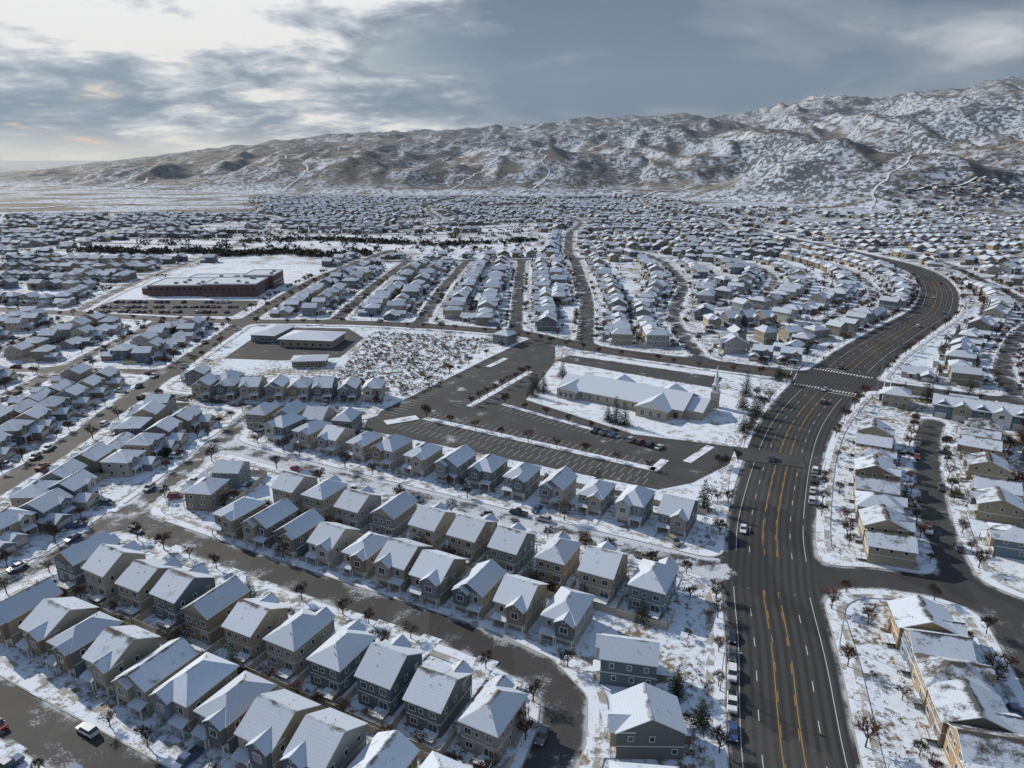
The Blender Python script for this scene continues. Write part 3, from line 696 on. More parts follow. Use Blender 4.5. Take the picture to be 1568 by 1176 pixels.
# houses scattered on the slopes above the right-hand end of town
for _ in range(700):
    x=U(420,1250); y=U(1120,1500)
    if abs(x)<.74*y and free(x,y,7) and dq(x,y)>8 and fbm(np.array(x/130.),np.array(y/130.),2,91)>.52: occupy(x,y,7); FARH.append((x,y,U(-.6,.6)))
FX=np.array([f[0] for f in FARH]);FY=np.array([f[1] for f in FARH]); FZ=height(FX,FY)
for k,(x,y,a) in enumerate(FARH):
    a+=U(-.06,.06)
    fm.setT(x,y,float(FZ[k]),a,U(.84,.98)); w=U(9.5,13);d=U(8.5,11);e=5.6 if R()<.75 else 3.2
    fm.box(-w/2,w/2,-d/2,d/2,-2.5 if FZ[k]>1 else -.3,e,'far_siding')
    g=1 if R()<.5 else -1
    rt=R(); kw=dict(rm='far_roof_snow')
    if rt<.45: hip(fm,-w/2,w/2,-d/2,d/2,e,.48,**kw)
    elif rt<.75: gable(fm,-w/2,w/2,-d/2,d/2,e,.5,'x',wm='far_siding',**kw)
    else: gable(fm,-w/2,w/2,-d/2,d/2,e,.5,'y',wm='far_siding',**kw)
    gx=g*(w/2-2.2); fm.box(gx-3,gx+3,-d/2-4.6,-d/2+.5,-2.5 if FZ[k]>1 else -.3,2.8,'far_siding'); gable(fm,gx-3,gx+3,-d/2-4.6,-d/2+1,2.8,.5,'y',wm='far_siding',ends=(1,0),**kw)
    Rr=(-w/2,w/2,-d/2,d/2)
    wb(fm,'F',(0,0,-d/2-4.6,0),gx-2.4,gx+2.4,.1,2.2,0,.05,'garage_door_paint')
    if y<1100:
        for xx in (-.3,.3):
            if e>5: wb(fm,'F',Rr,xx*w-.8,xx*w+.8,3.6,4.9,0,.06,'window_glass'); wb(fm,'B',Rr,xx*w-.8,xx*w+.8,3.6,4.9,0,.06,'window_glass')
            wb(fm,'B',Rr,xx*w-.8,xx*w+.8,.9,2.2,0,.06,'window_glass')
fm.T=None
obj('distant_houses',fm.mesh('distant_houses'))
print('T placed',len(HOUSES),len(FARH),time.time()-T0)
# ------------------------------------------------------------------ church site
def polysheet(name,poly,z,mat):
    mb=MB(); mb.poly([(x,y,z) for x,y in poly],mat); return obj(name,mb.mesh(name))
polysheet('parking_lot',LOT,.055,'lot_asphalt')
polysheet('parking_lot',[(80,238),(102,229),(99,219),(78,226)],.215,'lot_asphalt')
polysheet('parking_lot',[(5,389),(14,403),(30,396),(24,381)],.215,'lot_asphalt')
polysheet('parking_lot',[(22,352),(31,362),(100,322),(92,306)],.045,'lot_asphalt')
polysheet('snow_lawn',[(24,350),(90,305),(112,300),(117,282),(96,240),(80,240),(46,252),(7,291)],.035,'snow_lawn')
polysheet('snow_lawn',[(32,363),(36,374),(60,358),(118,326),(112,303),(100,323)],.025,'snow_lawn')
polysheet('snow_lawn',[(46,202),(58,207),(78,225),(80,220),(70,200),(60,180),(55,176),(44,192)],.03,'snow_lawn')
polysheet('snow_lawn',[(6,392),(-59,268),(-66,262),(-70,268),(-4,398)],.04,'snow_lawn')
polysheet('vacant_lot',VAC,.02,'brush_ground')
isl=MB(); 
def island(ax,ay,bx,by,w):
    L=math.hypot(bx-ax,by-ay); isl.setT((ax+bx)/2,(ay+by)/2,0,math.atan2(by-ay,bx-ax)); isl.box(-L/2,L/2,-w/2,w/2,0,.2,'kerb_concrete','snow_lawn')
island(-35,267,48,218,3.2); island(-18,281,9,332,3); island(-50,262,-38,268,5); island(47,217,53,226,3); island(-12,340,-3,356,3); island(60,224,72,238,3)
island(-4,284,40,247,2.2)
isl.T=None; obj('parking_island',isl.mesh('parking_island'))
st=MB()
def stalls(ax,ay,bx,by,dep,side):
    L=math.hypot(bx-ax,by-ay); ux,uy=(bx-ax)/L,(by-ay)/L; vx,vy=-uy*side,ux*side; n=int(L/2.8)
    for i in range(n+1):
        x=ax+ux*i*2.8;y=ay+uy*i*2.8
        st.poly([(x-ux*.05,y-uy*.05,.07),(x+ux*.05,y+uy*.05,.07),(x+ux*.05+vx*dep,y+uy*.05+vy*dep,.07),(x-ux*.05+vx*dep,y-uy*.05+vy*dep,.07)],'paint_white')
stalls(-34,269,47,220.5,5.3,1); stalls(-36,265,46,216,5.3,-1); stalls(-46,256,42,206,5.3,1); stalls(-2,281,42,245,5.3,-1); stalls(-16,281,11,332,5.3,-1); stalls(-20,281,7,332,5.3,1); stalls(-52,272,4,384,5.3,-1)
obj('parking_stall_markings',st.mesh('stalls'))
def church():
    mb=MB(); rm='roof_white_snow'; wm='tan_brick'
    mb.box(-24,24,-10,10,-.2,4.2,wm); gable(mb,-24,24,-10,10,4.2,.42,'x',rm=rm,wm=wm,ov=.8)
    mb.box(-33,-23,-8,8,-.2,3.8,wm); gable(mb,-33,-22,-8,8,3.8,.4,'x',rm=rm,wm=wm,ov=.7)
    mb.box(23,31,-7,9,-.2,3.8,wm); gable(mb,22,31,-7,9,3.8,.4,'x',rm=rm,wm=wm,ov=.7)
    for cx,hw,pr in ((13,6.5,5.5),(-27,4.5,3)):
        mb.box(cx-hw,cx+hw,-10-pr,-9,-.2,4.1,wm); gable(mb,cx-hw,cx+hw,-10-pr,2,4.1,.5,'y',rm=rm,wm='trim_white',ends=(1,0),ov=.7)
        G=(0,0,-10-pr,0)
        for q in (-.55,0,.55): window(mb,'F',G,cx+q*hw,.8,1.6,2.4)
    for cx in (12,-12):
        mb.box(cx-5,cx+5,9,14,-.2,4.1,wm); gable(mb,cx-5,cx+5,-2,14,4.1,.5,'y',rm=rm,wm='trim_white',ends=(0,1),ov=.6)
    Rr=(-24,24,-10,10)
    for xx in range(-21,6,4): window(mb,'F',Rr,xx,1.2,1.3,1.9)
    for xx in (-21,-6,-2,2,20): window(mb,'B',Rr,xx,1.2,1.3,1.9)
    wb(mb,'F',Rr,20.5,22.3,.1,2.5,0,.06,'wood_door')
    for yy in (-4,1,6): window(mb,'R',(23,31,-7,9),yy,1.2,1.3,1.9)
    sx,sy=30,12.5
    mb.box(sx-1.5,sx+1.5,sy-1.5,sy+1.5,0,6.5,wm); mb.box(sx-1.7,sx+1.7,sy-1.7,sy+1.7,6.5,6.9,'trim_white',bottom=True)
    mb.box(sx-1.2,sx+1.2,sy-1.2,sy+1.2,6.9,9.6,'trim_white')
    for wl in 'FBLR': wb(mb,wl,(sx-1.2,sx+1.2,sy-1.2,sy+1.2),(sx if wl in 'FB' else sy)-.5,(sx if wl in 'FB' else sy)+.5,7.3,9.1,0,.03,'vent_metal')
    mb.box(sx-1.4,sx+1.4,sy-1.4,sy+1.4,9.6,9.9,'trim_white',bottom=True)
    mb.cyl((sx,sy,9.9),(sx,sy,11.6),1.0,.9,8,'trim_white'); mb.cyl((sx,sy,11.6),(sx,sy,18),.95,.03,8,'trim_white')
    return mb.mesh('church')
obj('church',church(),53,287,0,math.radians(-33))
def flatbuilding(name,parts,x,y,a,wm='brick'):
    mb=MB()
    for (x0,x1,y0,y1,h) in parts:
        mb.box(x0,x1,y0,y1,-.2,h,wm,'roof_white_snow')
        Rr=(x0,x1,y0,y1)
        for wl in 'FBLR':
            a0,a1=(x0,x1) if wl in 'FB' else (y0,y1)
            wb(mb,wl,Rr,a0,a1,h-.5,h+.5,-.35,.06,'trim_white')
            n=int((a1-a0)/4)
            for i in range(n):
                for zz in ([1.2,4.6] if h>7 else [1.2]):
                    wb(mb,wl,Rr,a0+(i+.5)*(a1-a0)/n-1.1,a0+(i+.5)*(a1-a0)/n+1.1,zz,zz+1.7,0,.05,'window_glass')
        for i in range(max(1,int((x1-x0)*(y1-y0)/250))):
            cx=U(x0+3,x1-3);cy=U(y0+3,y1-3); mb.box(cx-1.2,cx+1.2,cy-1,cy+1,h,h+1.4,'vent_metal')
    return obj(name,mb.mesh(name),x,y,0,a)
flatbuilding('school_building',[(-42,0,-18,16,8.2),(0.1,40,-22,10,9.5),(-30,20,16.1,46,6.5),(20.1,44,10.1,38,11),(-50,-42.1,-10,10,5)],-232,548,math.radians(2))
polysheet('parking_lot',[(-292,462),(-184,458),(-184,512),(-290,516)],.04,'lot_asphalt')
polysheet('snow_field',[(-262,605),(-182,600),(-182,690),(-262,690)],.04,'snow_lawn')
def hall(x,y,a,w,d,h,name):
    mb=MB(); mb.box(-w/2,w/2,-d/2,d/2,-.2,h,'siding_accent'); hip(mb,-w/2,w/2,-d/2,d/2,h,.22,ov=1,rm='roof_white_snow')
    for wl,l in (('F',w),('B',w),('L',d),('R',d)):
        n=int(l/4)
        for i in range(n): window(mb,wl,(-w/2,w/2,-d/2,d/2),-l/2+(i+.5)*l/n,1,1.8,1.6)
    obj(name,mb.mesh(name),x,y,0,a)
polysheet('parking_lot',[(-150,428),(-100,424),(-86,400),(-90,358),(-118,352),(-150,356)],.03,'lot_asphalt')
hall(-112,388,math.radians(-8),30,20,4.5,'daycare_building'); hall(-139,402,math.radians(80),24,14,4.2,'office_building'); hall(-102,345,.1,16,10,3.4,'office_building')
def townrow(n,w=6.5,d=11):
    mb=MB(); W=n*w
    for i in range(n):
        x0=-W/2+i*w; x1=x0+w; dy=(i%2)*.9; wm=['warm_siding','siding_accent','warm_siding','trim_white'][i%4]
        mb.box(x0+.01,x1-.01,-d/2-dy,d/2+dy*.5,-.2,5.8,wm)
        gable(mb,x0+.6,x1-.6,-d/2-dy-.02,-d/2+3,5.7,.6,'y',wm=wm,ends=(1,0),ov=.3)
        G=(0,0,-d/2-dy,0); window(mb,'F',G,(x0+x1)/2,3.7,1.6,1.3); garage_door(mb,G,(x0+x1)/2-.6,3.4)
        B=(0,0,0,d/2+dy*.5); window(mb,'B',B,(x0+x1)/2-1.4,3.7,1.2,1.2); window(mb,'B',B,(x0+x1)/2+1.4,3.7,1.2,1.2); window(mb,'B',B,(x0+x1)/2,.5,1.9,1.9)
    gable(mb,-W/2,W/2,-d/2,d/2+.5,5.8,.42,'x',wm='warm_siding',ov=.9)
    return mb.mesh('townhouse_row')
tr=townrow(7)
obj('townhouse_row',tr,192,262,0,math.radians(-31)); obj('townhouse_row',tr,236,236,0,math.radians(-31))
# ------------------------------------------------------------------ vegetation
def bare_tree(seed,h=6,tw='twigs_brown'):
    rr=random.Random(seed); mb=MB()
    def br(p,d,L,r,lv):
        q=p+d*L; mb.cyl(tuple(p),tuple(q),r,r*.55,5 if lv<2 else 3,'bark' if lv<2 else tw,cap=False)
        if lv>=3:
            for k in range(5):
                dd=(d+Vector((rr.uniform(-1,1),rr.uniform(-1,1),rr.uniform(-.3,1)))*.8).normalized(); s=p+d*L*rr.uniform(.2,1); e=s+dd*rr.uniform(.5,1.0)*h/6
                sd=dd.orthogonal().normalized()*.05; mb.poly([tuple(s-sd),tuple(s+sd),tuple(e)],tw)
            return
        n=[6,5,4][lv]
        for k in range(n):
            ang=2*math.pi*(k+rr.random()*.6)/n; tilt=rr.uniform(.45,.95) if lv==0 else rr.uniform(.4,.9)
            a=d.orthogonal().normalized(); b=d.cross(a); dd=(d*math.cos(tilt)+(a*math.cos(ang)+b*math.sin(ang))*math.sin(tilt)); dd.z+=.15; dd.normalize()
            br(p+d*L*rr.uniform(.55,1),dd,L*rr.uniform(.5,.75),r*.55,lv+1)
    br(Vector((0,0,-.1)),Vector((rr.uniform(-.05,.05),rr.uniform(-.05,.05),1)).normalized(),h*.38,h*.026,0)
    return mb.mesh('bare_tree')
BT=[bare_tree(i,6+i%3*.8,'twigs_red' if i%3==1 else 'twigs_brown') for i in range(6)]
def conifer(seed,h=9,r0=2.4,mat='needles'):
    rr=random.Random(seed); mb=MB(); mb.cyl((0,0,0),(0,0,h*.95),h*.02,.02,6,'bark')
    z=.6
    while z<h*.98:
        f=1-z/h; rad=r0*f**.8*rr.uniform(.8,1.1)+.15; n=max(5,int(12*f+4))
        for k in range(n):
            a=2*math.pi*(k+rr.random())/n; L=rad*rr.uniform(.65,1.15); dx,dy=math.cos(a),math.sin(a)
            m=max(2,int(L/.35))
            for j in range(m):
                t=(j+.6)/m; c=Vector((dx*L*t,dy*L*t,z-.25*L*t+rr.uniform(-.1,.1)))
                for s_ in range(2):
                    v1=Vector((rr.uniform(-1,1),rr.uniform(-1,1),rr.uniform(-.6,.3)))*.42; v2=Vector((dx,dy,rr.uniform(-.3,.3)))*.4
                    mb.poly([tuple(c-v1*.5),tuple(c+v1*.5),tuple(c+v2)],mat)
        z+=h*.035+.1
    return mb.mesh('pine_tree')
PT=[conifer(1,9,2.8),conifer(2,11,3.2),conifer(3,7,2.9,'needles_dark')]
NT_=0
def tree(x,y,kind='b',sc=1.,force=False):
    global NT_
    if not force and (dq(x,y)<.2 or not free(x,y,.5)): return
    NT_+=1
    if kind=='b': obj('bare_tree',random.choice(BT),x,y,.05,U(0,6.28),sc*U(.7,1.15))
    else: obj('pine_tree',random.choice(PT),x,y,.05,U(0,6.28),sc*U(.8,1.2))
for nm,(P,W,_) in ROADS.items():
    if nm[0]=='F' : continue
    Lc=arc(P); s=5
    while s<Lc[-1]:
        for sd in (-1,1):
            if R()<.68:
                p=at(P,Lc,s+U(-2,2)); q=at(P,Lc,s+1)-at(P,Lc,s); q/=np.hypot(*q)+1e-9; o=np.interp(s,Lc,W)+1.5
                x,y=p[0]+q[1]*sd*o,p[1]-q[0]*sd*o
                if 60<y<640 and dq(x,y)>.8: tree(x,y,'b',.92 if nm!='art' else .98)
        s+=10 if nm!='art' else 10
for (x,y,fx,fy,d) in list(HOUSES):
    if y>600: continue
    for k in range(3):
        if R()<.5:
            o=d/2+U(2.5,5.5); l=U(-5,5); s_=-1 if R()<.65 else 1
            tx,ty=x+fx*o*s_+fy*l,y+fy*o*s_-fx*l
            if dq(tx,ty)>4 and not any(pip(tx,ty,e) for e in EX[:2]): tree(tx,ty,'b' if R()<.88 else 'p',.85 if R()<.8 else .65)
for (x,y) in [(14,300),(9,295),(11,304),(41,262),(44,259),(38,264),(96,278),(99,270),(92,255),(88,252),(103,296),(24,322),(57,190),(125,318),(178,288),(184,284),(190,280)]: tree(x,y,'p',1.15,True)
for t in np.linspace(0,1,9):
    if R()<.9: tree(-34+t*80,266.5-t*48,'b',.95,True)
    tree(-64+t*66+1,264+t*128,'b',.95,True)
    tree(-17+t*25,283+t*47,'b',.9,True)
for t in np.linspace(0,1,6): tree(-3+t*42,283-t*35,'b',.85,True)
for _ in range(18):
    tree(U(60,82),U(178,224),'b',.8); tree(U(95,116),U(245,296),'b',.85); tree(U(36,58),U(70,150),'b',.7)
def scrub(name,cnt,fn,size,mat,tris=9):
    mb=MB()
    for _ in range(cnt):
        r=fn()
        if r is None: continue
        x,y,z=r; s=size*U(.5,1.3)
        for k in range(tris):
            c=Vector((x+U(-.6,.6)*s,y+U(-.6,.6)*s,z+U(.1,.75)*s)); a=Vector((U(-1,1),U(-1,1),U(-1,1))).normalized()*s*.5; b=Vector((U(-1,1),U(-1,1),U(-.2,1))).normalized()*s*.6
            mb.poly([tuple(c-a*.5),tuple(c+a*.5),tuple(c+b)],mat)
    return obj(name,mb.mesh(name))
def fv():
    x,y=U(-84,-5),U(292,416); return (x,y,0) if pip(x,y,VAC) and dq(x,y)>4.2 else None
scrub('sagebrush',3000,fv,.9,'sage',12)
def fy():
    h=random.choice(HOUSES)
    if h[1]>450: return None
    x,y,fx,fy_,d=h; s_=1 if R()<.5 else -1; o=d/2+U(.6,5); l=U(-6,6); X,Y=x+fx*o*s_+fy_*l,y+fy_*o*s_-fx*l
    return (X,Y,0) if dq(X,Y)>4 else None
scrub('garden_shrubs',3400,fy,.75,'twigs_brown',8)
def fver():
    s=U(20,s_of(620)); sd=random.choice((-1,1)); o=float(np.interp(s,AL,AW))+U(4.3,9); p=at(offs(AP,o*sd),AL,s); return (p[0],p[1],0) if dq(*p)>4.1 and free(p[0],p[1],1) else None
scrub('dry_shrubs',1300,fver,.6,'twigs_red',8)
def ftr():
    x,y=U(-1300,1100),U(480,1950)
    if abs(x)>.72*y: return None
    if dq(x,y)<3 or dq(x,y)>150: return None
    return (x,y,0) if free(x,y,.3) and not pip(x,y,BELT) and not pip(x,y,SCH) else None
scrub('distant_trees',14000,ftr,4.0,'twigs_brown',9)
scrub('distant_evergreens',3500,ftr,4.5,'needles_dark',10)
def fb():
    k=R()
    if k<.5: t=R(); return (-480+t*330+U(-6,6),790-t*30+U(-12,12)+10*math.sin(t*20),0)
    if k<.75: t=R(); return (-330+t*360,880+25*math.sin(t*7)+U(-8,8),0)
    return (U(-450,40),U(760,990),0)
scrub('park_trees',600,fb,4.5,'needles_dark',14); scrub('park_bare_trees',600,fb,5,'twigs_brown',14)
polysheet('snow_field',[(-140,800),(20,830),(35,900),(-60,930),(-160,880)],.05,'snow_lawn')
polysheet('snow_field',[(-420,830),(-200,850),(-180,960),(-420,900)],.05,'snow_lawn')
trl=MB()
def trail(pts,w):
    P,_=dense(pts,12); d=np.gradient(P,axis=0); d/=np.linalg.norm(d,axis=1)[:,None]
    P=P+np.stack([d[:,1],-d[:,0]],1)*((fbm(np.arange(len(P))/6.,np.zeros(len(P)),3,int(w*7+pts[0][0]))-.5)*70)[:,None]
    Lf=offs(P,-w/2);Rt=offs(P,w/2); zl=height(Lf[:,0],Lf[:,1])+1.2; zr=height(Rt[:,0],Rt[:,1])+1.2; zz=np.maximum(zl,zr)
    for i in range(len(P)-1): trl.poly([(*Lf[i],zz[i]),(*Lf[i+1],zz[i+1]),(*Rt[i+1],zz[i+1]),(*Rt[i],zz[i])],'snow_lawn')
trail([(1000,1950),(1120,2250),(1060,2450),(1250,2700),(1300,3000),(1500,3300)],6); trail([(300,2050),(420,2300),(380,2600),(520,2900)],5)
trail([(-700,2100),(-650,2400),(-800,2700),(-700,3100)],6); trail([(-200,2050),(-100,2400),(-260,2700),(-100,3000)],5); trail([(-1900,2400),(-1500,2450),(-1100,2300),(-700,2100),(-100,2010),(500,1950)],7)
trail([(-1600,1900),(-1300,2100),(-1200,2500)],8); trail([(800,1500),(1000,1480),(1400,1500),(1900,1520)],6); trail([(620,1250),(760,1500),(900,1700),(850,2000),(960,2300)],5)
trail([(-1000,1450),(-900,1600),(-600,1700),(-640,1900)],10); trail([(-1500,1700),(-1000,1650),(-600,1560)],9); trail([(0,2000),(100,2200),(60,2500)],5); trail([(1400,1600),(1500,1900),(1700,2200),(1750,2600)],6)
obj('hill_trail',trl.mesh('hill_trail'))
# ------------------------------------------------------------------ vehicles
def car(kind,col):
    mb=MB(); pm='car_paint_'+col
    if kind=='sedan': st=[(-2.35,.72,.58),(-2.2,.86,.70),(-1.1,.90,.88),(1.3,.90,.93),(2.1,.86,.92),(2.3,.76,.78)]; cab=[(-1.15,.80,.90),(-.35,.62,1.40),(.9,.62,1.42),(1.75,.78,.94)]
    elif kind=='suv': st=[(-2.35,.80,.72),(-2.2,.92,.90),(-1.2,.95,1.05),(1.5,.95,1.08),(2.2,.94,1.08),(2.33,.88,.95)]; cab=[(-1.25,.86,1.05),(-.6,.72,1.70),(1.8,.72,1.72),(2.25,.84,1.08)]
    else: st=[(-2.8,.85,.78),(-2.65,.96,.98),(-1.5,.98,1.10),(.7,.98,1.12),(2.7,.97,1.12),(2.8,.92,1.0)]; cab=[(-1.5,.86,1.1),(-.9,.74,1.78),(.4,.74,1.8),(.75,.84,1.12)]
    rings=[]
    for (y,hw,zt) in st: rings.append([(-hw*.93,y,.32),(-hw,y,.55),(-hw*.97,y,zt*.85),(-hw*.88,y,zt),(hw*.88,y,zt),(hw*.97,y,zt*.85),(hw,y,.55),(hw*.93,y,.32)])
    pts=[p for r in rings for p in r]; f=[]
    for i in range(len(rings)-1):
        for k in range(8): f.append((i*8+k,i*8+(k+1)%8,(i+1)*8+(k+1)%8,(i+1)*8+k))
    f.append(tuple(range(8))); f.append(tuple(reversed(range((len(rings)-1)*8,len(rings)*8)))); mb.shared(pts,f,pm)
    (a,aw,az),(b,bw,bz),(c,cw,cz),(d,dw,dz)=cab
    L=[(-aw,a,az),(-bw,b,bz),(-cw,c,cz),(-dw,d,dz)]; Rr=[(-x,y,z) for x,y,z in L]
    mb.poly([L[0],Rr[0],Rr[1],L[1]],'window_glass'); mb.poly([L[1],Rr[1],Rr[2],L[2]],pm); mb.poly([L[2],Rr[2],Rr[3],L[3]],'window_glass')
    mb.poly([L[0],L[1],L[2],L[3]],'window_glass'); mb.poly([Rr[3],Rr[2],Rr[1],Rr[0]],'window_glass')
    for sx in (-1,1):
        mb.box(sx*(bw)-.04,sx*bw+.04,b,c,bz-.06,bz+.03,pm,bottom=True); ym=(b+c)/2; mb.poly([(sx*(aw+.012),ym-.05,az),(sx*(aw+.012),ym+.05,az),(sx*(bw+.012),ym+.05,bz),(sx*(bw+.012),ym-.05,bz)],pm)
        mb.box(sx*.98-.08,sx*.98+.08,a+.1,a+.3,az,az+.15,pm,bottom=True)
        yf,yb=st[0][0]+.88,st[-1][0]-.85
        for y in (yf,yb):
            mb.cyl((sx*.72,y,.34),(sx*.95,y,.34),.34,.34,14,'tyre_rubber'); mb.cyl((sx*.95,y,.34),(sx*.965,y,.34),.2,.2,8,'chrome')
        mb.box(sx*.62-.16,sx*.62+.16,st[0][0]-.01,st[0][0]+.2,.55,.70,'lamp_clear'); mb.box(sx*.66-.13,sx*.66+.13,st[-1][0]-.15,st[-1][0]+.012,.68,.84,'lamp_red')
    if kind=='pickup': mb.box(-.78,.78,.95,2.68,1.121,1.13,'dark_metal')
    mb.box(-.5,.5,st[0][0]-.02,st[0][0]+.1,.42,.56,'dark_metal')
    return mb.mesh('car_mesh')
CM={(k,c):car(k,c) for k in ('sedan','suv','pickup') for c in CARC}
def putcar(x,y,dx,dy,kind=None,col=None,z=.07,nm='parked_car'):
    kind=kind or random.choice(['sedan','suv','suv','pickup']); col=col or random.choice(['white','silver','black','grey','red','blue','white','grey','black','tan'])
    obj(nm if kind!='pickup' else nm.replace('car','pickup_truck'),CM[(kind,col)],x,y,z,math.atan2(-dx,dy)+math.pi)
def oncar(s,lat,dirn,kind,col,nm):
    p=at(offs(AP,lat),AL,s); t=at(AP,AL,s+1)-at(AP,AL,s); putcar(p[0],p[1],t[0]*dirn,t[1]*dirn,kind,col,nm=nm)
for yy,c,k in ((122,'grey','sedan'),(116,'white','suv'),(108,'white','pickup'),(128,'black','sedan'),(101,'blue','sedan')): oncar(s_of(yy),-10.1,-1,k,c,'parked_car')
for yy,c,k in ((206,'white','sedan'),(214,'grey','pickup'),(221,'white','suv'),(199,'white','suv')): oncar(s_of(yy),10.6,1,k,c,'parked_car')
for yy,la,dn,k,c in ((175,-7,-1,'sedan','white'),(224,-3.5,-1,'suv','black'),(288,3.6,1,'suv','grey'),(303,0,-1,'sedan','silver'),(335,-3.6,-1,'suv','black'),(430,3.5,1,'suv','white'),(520,-3.5,-1,'sedan','silver'),(585,3.6,1,'pickup','red'),(470,7,1,'sedan','grey')): oncar(s_of(yy),la,dn,k,c,'car')
for i,c in enumerate(('black','grey','blue','','silver','red','black','white')): 
    if c: putcar(32+i*3.0,252.5-i*2.3,.6,.8,None,c,.06)
for nm in ROADS:
    if nm[0] in 'F' or nm in('art','cross','ES'): continue
    P,W,_=ROADS[nm]; Lc=arc(P); s=10
    while s<Lc[-1]-10:
        if R()<.46:
            sd=random.choice((-1,1)); p=at(offs(P,sd*(W[0]-1.2)),Lc,s); t=at(P,Lc,s+1)-at(P,Lc,s)
            if 65<p[1]<560 and -1.9<dq(*p)<-.3: putcar(p[0],p[1],t[0]*sd,t[1]*sd)
        s+=8
for (x,y,fx,fy_,d) in HOUSES:
    if y<420 and R()<.34:
        a=math.atan2(fx,-fy_); o=d/2+4.6+(2 if d<10 else 0); gx=U(1.5,2.5)*random.choice((1,-1)); X=x+fx*o+math.cos(a)*gx;Y=y+fy_*o+math.sin(a)*gx
        if dq(X,Y)>1.5 and free(X,Y,1): putcar(X,Y,fx*random.choice((-1,1)),fy_,None,None,.23)
for i in range(70):
    r=i//24; putcar(-284+(i%24)*4,470+r*17+U(-.3,.3),0,1,None,None,.05) if R()<.7 else None
# ------------------------------------------------------------------ street furniture
def lamp():
    mb=MB(); mb.cyl((0,0,0),(0,0,9),.11,.07,8,'pole_steel'); mb.cyl((0,0,0),(0,0,.5),.2,.18,8,'sidewalk_concrete')
    mb.cyl((0,0,8.8),(-1.2,0,9.4),.05,.05,6,'pole_steel'); mb.cyl((-1.2,0,9.4),(-2.6,0,9.5),.045,.04,6,'pole_steel'); mb.box(-3.3,-2.5,-.17,.17,9.42,9.58,'pole_steel',bottom=True); mb.box(-3.2,-2.6,-.12,.12,9.38,9.415,'lamp_clear',bottom=True); return mb.mesh('street_lamp')
LM=lamp()
for s in np.arange(30,s_of(600),42):
    for sd in (-1,1):
        p=at(offs(AP,sd*(float(np.interp(s,AL,AW))+1.2)),AL,s+ (21 if sd>0 else 0)); t=at(AP,AL,s+1)-at(AP,AL,s)
        if dq(*p)>.4: obj('street_lamp',LM,p[0],p[1],.1,math.atan2(t[1],t[0])-math.pi/2+(0 if sd>0 else math.pi))
def signal():
    mb=MB(); mb.cyl((0,0,0),(0,0,7),.16,.12,8,'pole_steel'); mb.cyl((0,0,6.3),(-11,0,6.8),.11,.06,8,'pole_steel')
    for x in (-4.5,-7.5,-10.5):
        mb.box(x-.2,x+.2,-.25,.1,5.9,7.1,'dark_metal',bottom=True)
        for z,m in ((6.85,'lamp_red'),(6.5,'signal_yellow'),(6.15,'sign_green')): mb.cyl((x,-.25,z),(x,-.33,z),.12,.12,8,m)
    mb.box(-3.4,-1.6,-.06,-.02,6.45,6.95,'sign_green',bottom=True); mb.cyl((0,0,7),(-2.4,0,9.5),.06,.05,6,'pole_steel'); mb.box(-3.1,-2.3,-.15,.15,9.45,9.6,'pole_steel',bottom=True); return mb.mesh('traffic_signal')
SG=signal(); ta=math.atan2(70,50)
for (lx,ly,ra) in ((18,-12,0),(-18,13,math.pi),(15,17,math.pi/2),(-15,-17,-math.pi/2)):
    c,s=math.cos(ta-math.pi/2),math.sin(ta-math.pi/2); obj('traffic_signal',SG,153+lx*c-ly*s,317+lx*s+ly*c,.1,ta-math.pi/2+ra)
# ------------------------------------------------------------------ light, sky, haze, camera
AZ,EL=math.radians(-50),math.radians(30)
sd=Vector((math.sin(AZ)*math.cos(EL),math.cos(AZ)*math.cos(EL),math.sin(EL)))
sun=bpy.data.lights.new('sun','SUN'); sun.energy=4.1; sun.angle=math.radians(.6); sun.color=(1,.94,.85)
so=bpy.data.objects.new('sun',sun); scene.collection.objects.link(so); so.rotation_euler=(-sd).to_track_quat('-Z','Y').to_euler()
def volmat(name,dens,col,an=.2):
    m=bpy.data.materials.new(name); m.use_nodes=True; t=m.node_tree; t.nodes.clear(); o=t.nodes.new('ShaderNodeOutputMaterial'); v=t.nodes.new('ShaderNodeVolumeScatter')
    v.inputs['Color'].default_value=col+(1,); v.inputs['Density'].default_value=dens; v.inputs['Anisotropy'].default_value=an; t.links.new(v.outputs[0],o.inputs['Volume']); MATS[name]=m
volmat('haze_air',6.5e-5,(.48,.70,1.))
hb=MB(); hb.box(-9000,9000,1100,9500,-6,1100,'haze_air',bottom=True); obj('haze',hb.mesh('haze'))
w=bpy.data.worlds.new('World'); scene.world=w; w.use_nodes=True; t=w.node_tree; t.nodes.clear()
a=NT.__new__(NT); a.t=t
out=a.n('ShaderNodeOutputWorld'); bg=a.n('ShaderNodeBackground'); bg2=a.n('ShaderNodeBackground'); mxs=a.n('ShaderNodeMixShader')
sky=a.n('ShaderNodeTexSky',sky_type='NISHITA'); sky.sun_disc=False; sky.sun_elevation=EL; sky.sun_rotation=AZ%(2*math.pi)
a.l(sky.outputs[0],bg.inputs[0]); bg.inputs[1].default_value=.07
d=a.coord('Generated'); sp=a.n('ShaderNodeSeparateXYZ'); a.l(d,sp.inputs[0]); X,Y,Z=sp.outputs
den=a.math('ADD',a.math('MAXIMUM',Z,0.),.19)
cx=a.math('DIVIDE',X,den); cy=a.math('DIVIDE',Y,den); cb=a.n('ShaderNodeCombineXYZ'); a.l(cx,cb.inputs[0]); a.l(cy,cb.inputs[1])
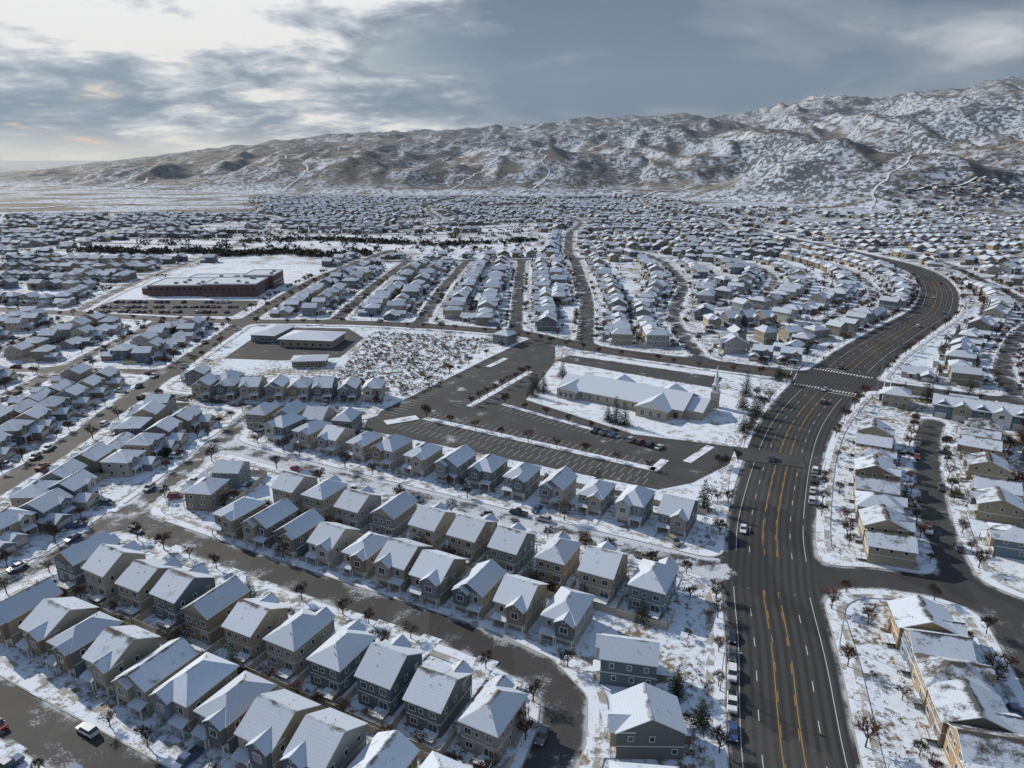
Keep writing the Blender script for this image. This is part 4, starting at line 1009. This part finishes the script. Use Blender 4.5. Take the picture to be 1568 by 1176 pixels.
n1=a.noise(a.mapv(cb.outputs[0],loc=(3.1,1.7,0)),.75,5,.55,.5); n2=a.noise(a.mapv(cb.outputs[0],loc=(9,4,2)),2.6,8,.62,.25)
glow=a.n('ShaderNodeVectorMath',operation='DOT_PRODUCT'); a.l(d,glow.inputs[0]); glow.inputs[1].default_value=Vector((-.33,.90,.25)).normalized()
gl=a.sstep(glow.outputs['Value'],.88,1.0)
br=a.math('ADD',a.math('MULTIPLY',a.math('SUBTRACT',n1,.5),2.2),a.math('MULTIPLY',a.math('SUBTRACT',n2,.5),a.math('ADD',.7,a.math('MULTIPLY',gl,2.2))))
br=a.math('ADD',br,a.math('ADD',.37,a.math('MULTIPLY',gl,.36)))
bandd=a.math('MULTIPLY',a.sstep(Z,.02,.05),a.sstep(Z,.135,.07)); br=a.math('SUBTRACT',br,a.math('MULTIPLY',bandd,.20))
cc=a.ramp(br,[(.10,(.13,.175,.245)),(.38,(.225,.265,.33)),(.62,(.46,.51,.58)),(.90,(.86,.88,.91))])
hz=a.math('MULTIPLY',a.sstep(Z,.04,.005),a.sstep(X,.1,-.4)); cc=a.mix(a.math('MULTIPLY',hz,.75),cc,(.66,.68,.66))
up=a.sstep(Z,.2,.5); cc=a.mix(a.math('MULTIPLY',up,.8),cc,(.20,.29,.44))
a.l(cc,bg2.inputs[0]); bg2.inputs[1].default_value=1.
cov=a.sstep(a.math('ADD',n1,a.math('MULTIPLY',n2,.3)),.44,.56); cov=a.math('MAXIMUM',cov,a.sstep(X,-.3,.0))
a.l(cov,mxs.inputs[0]); a.l(bg.outputs[0],mxs.inputs[1]); a.l(bg2.outputs[0],mxs.inputs[2]); a.l(mxs.outputs[0],out.inputs[0])
cam=bpy.data.cameras.new('camera'); co=bpy.data.objects.new('camera',cam); scene.collection.objects.link(co); scene.camera=co
cam.sensor_width=36; cam.lens=36*1087/1568; cam.clip_end=60000; cam.clip_start=1
co.location=(0,0,100); co.rotation_euler=(math.radians(90-17.75),0,0)
scene.view_settings.view_transform='Standard'; scene.view_settings.look='None'; scene.view_settings.exposure=0
print('T end',time.time()-T0,NT_)
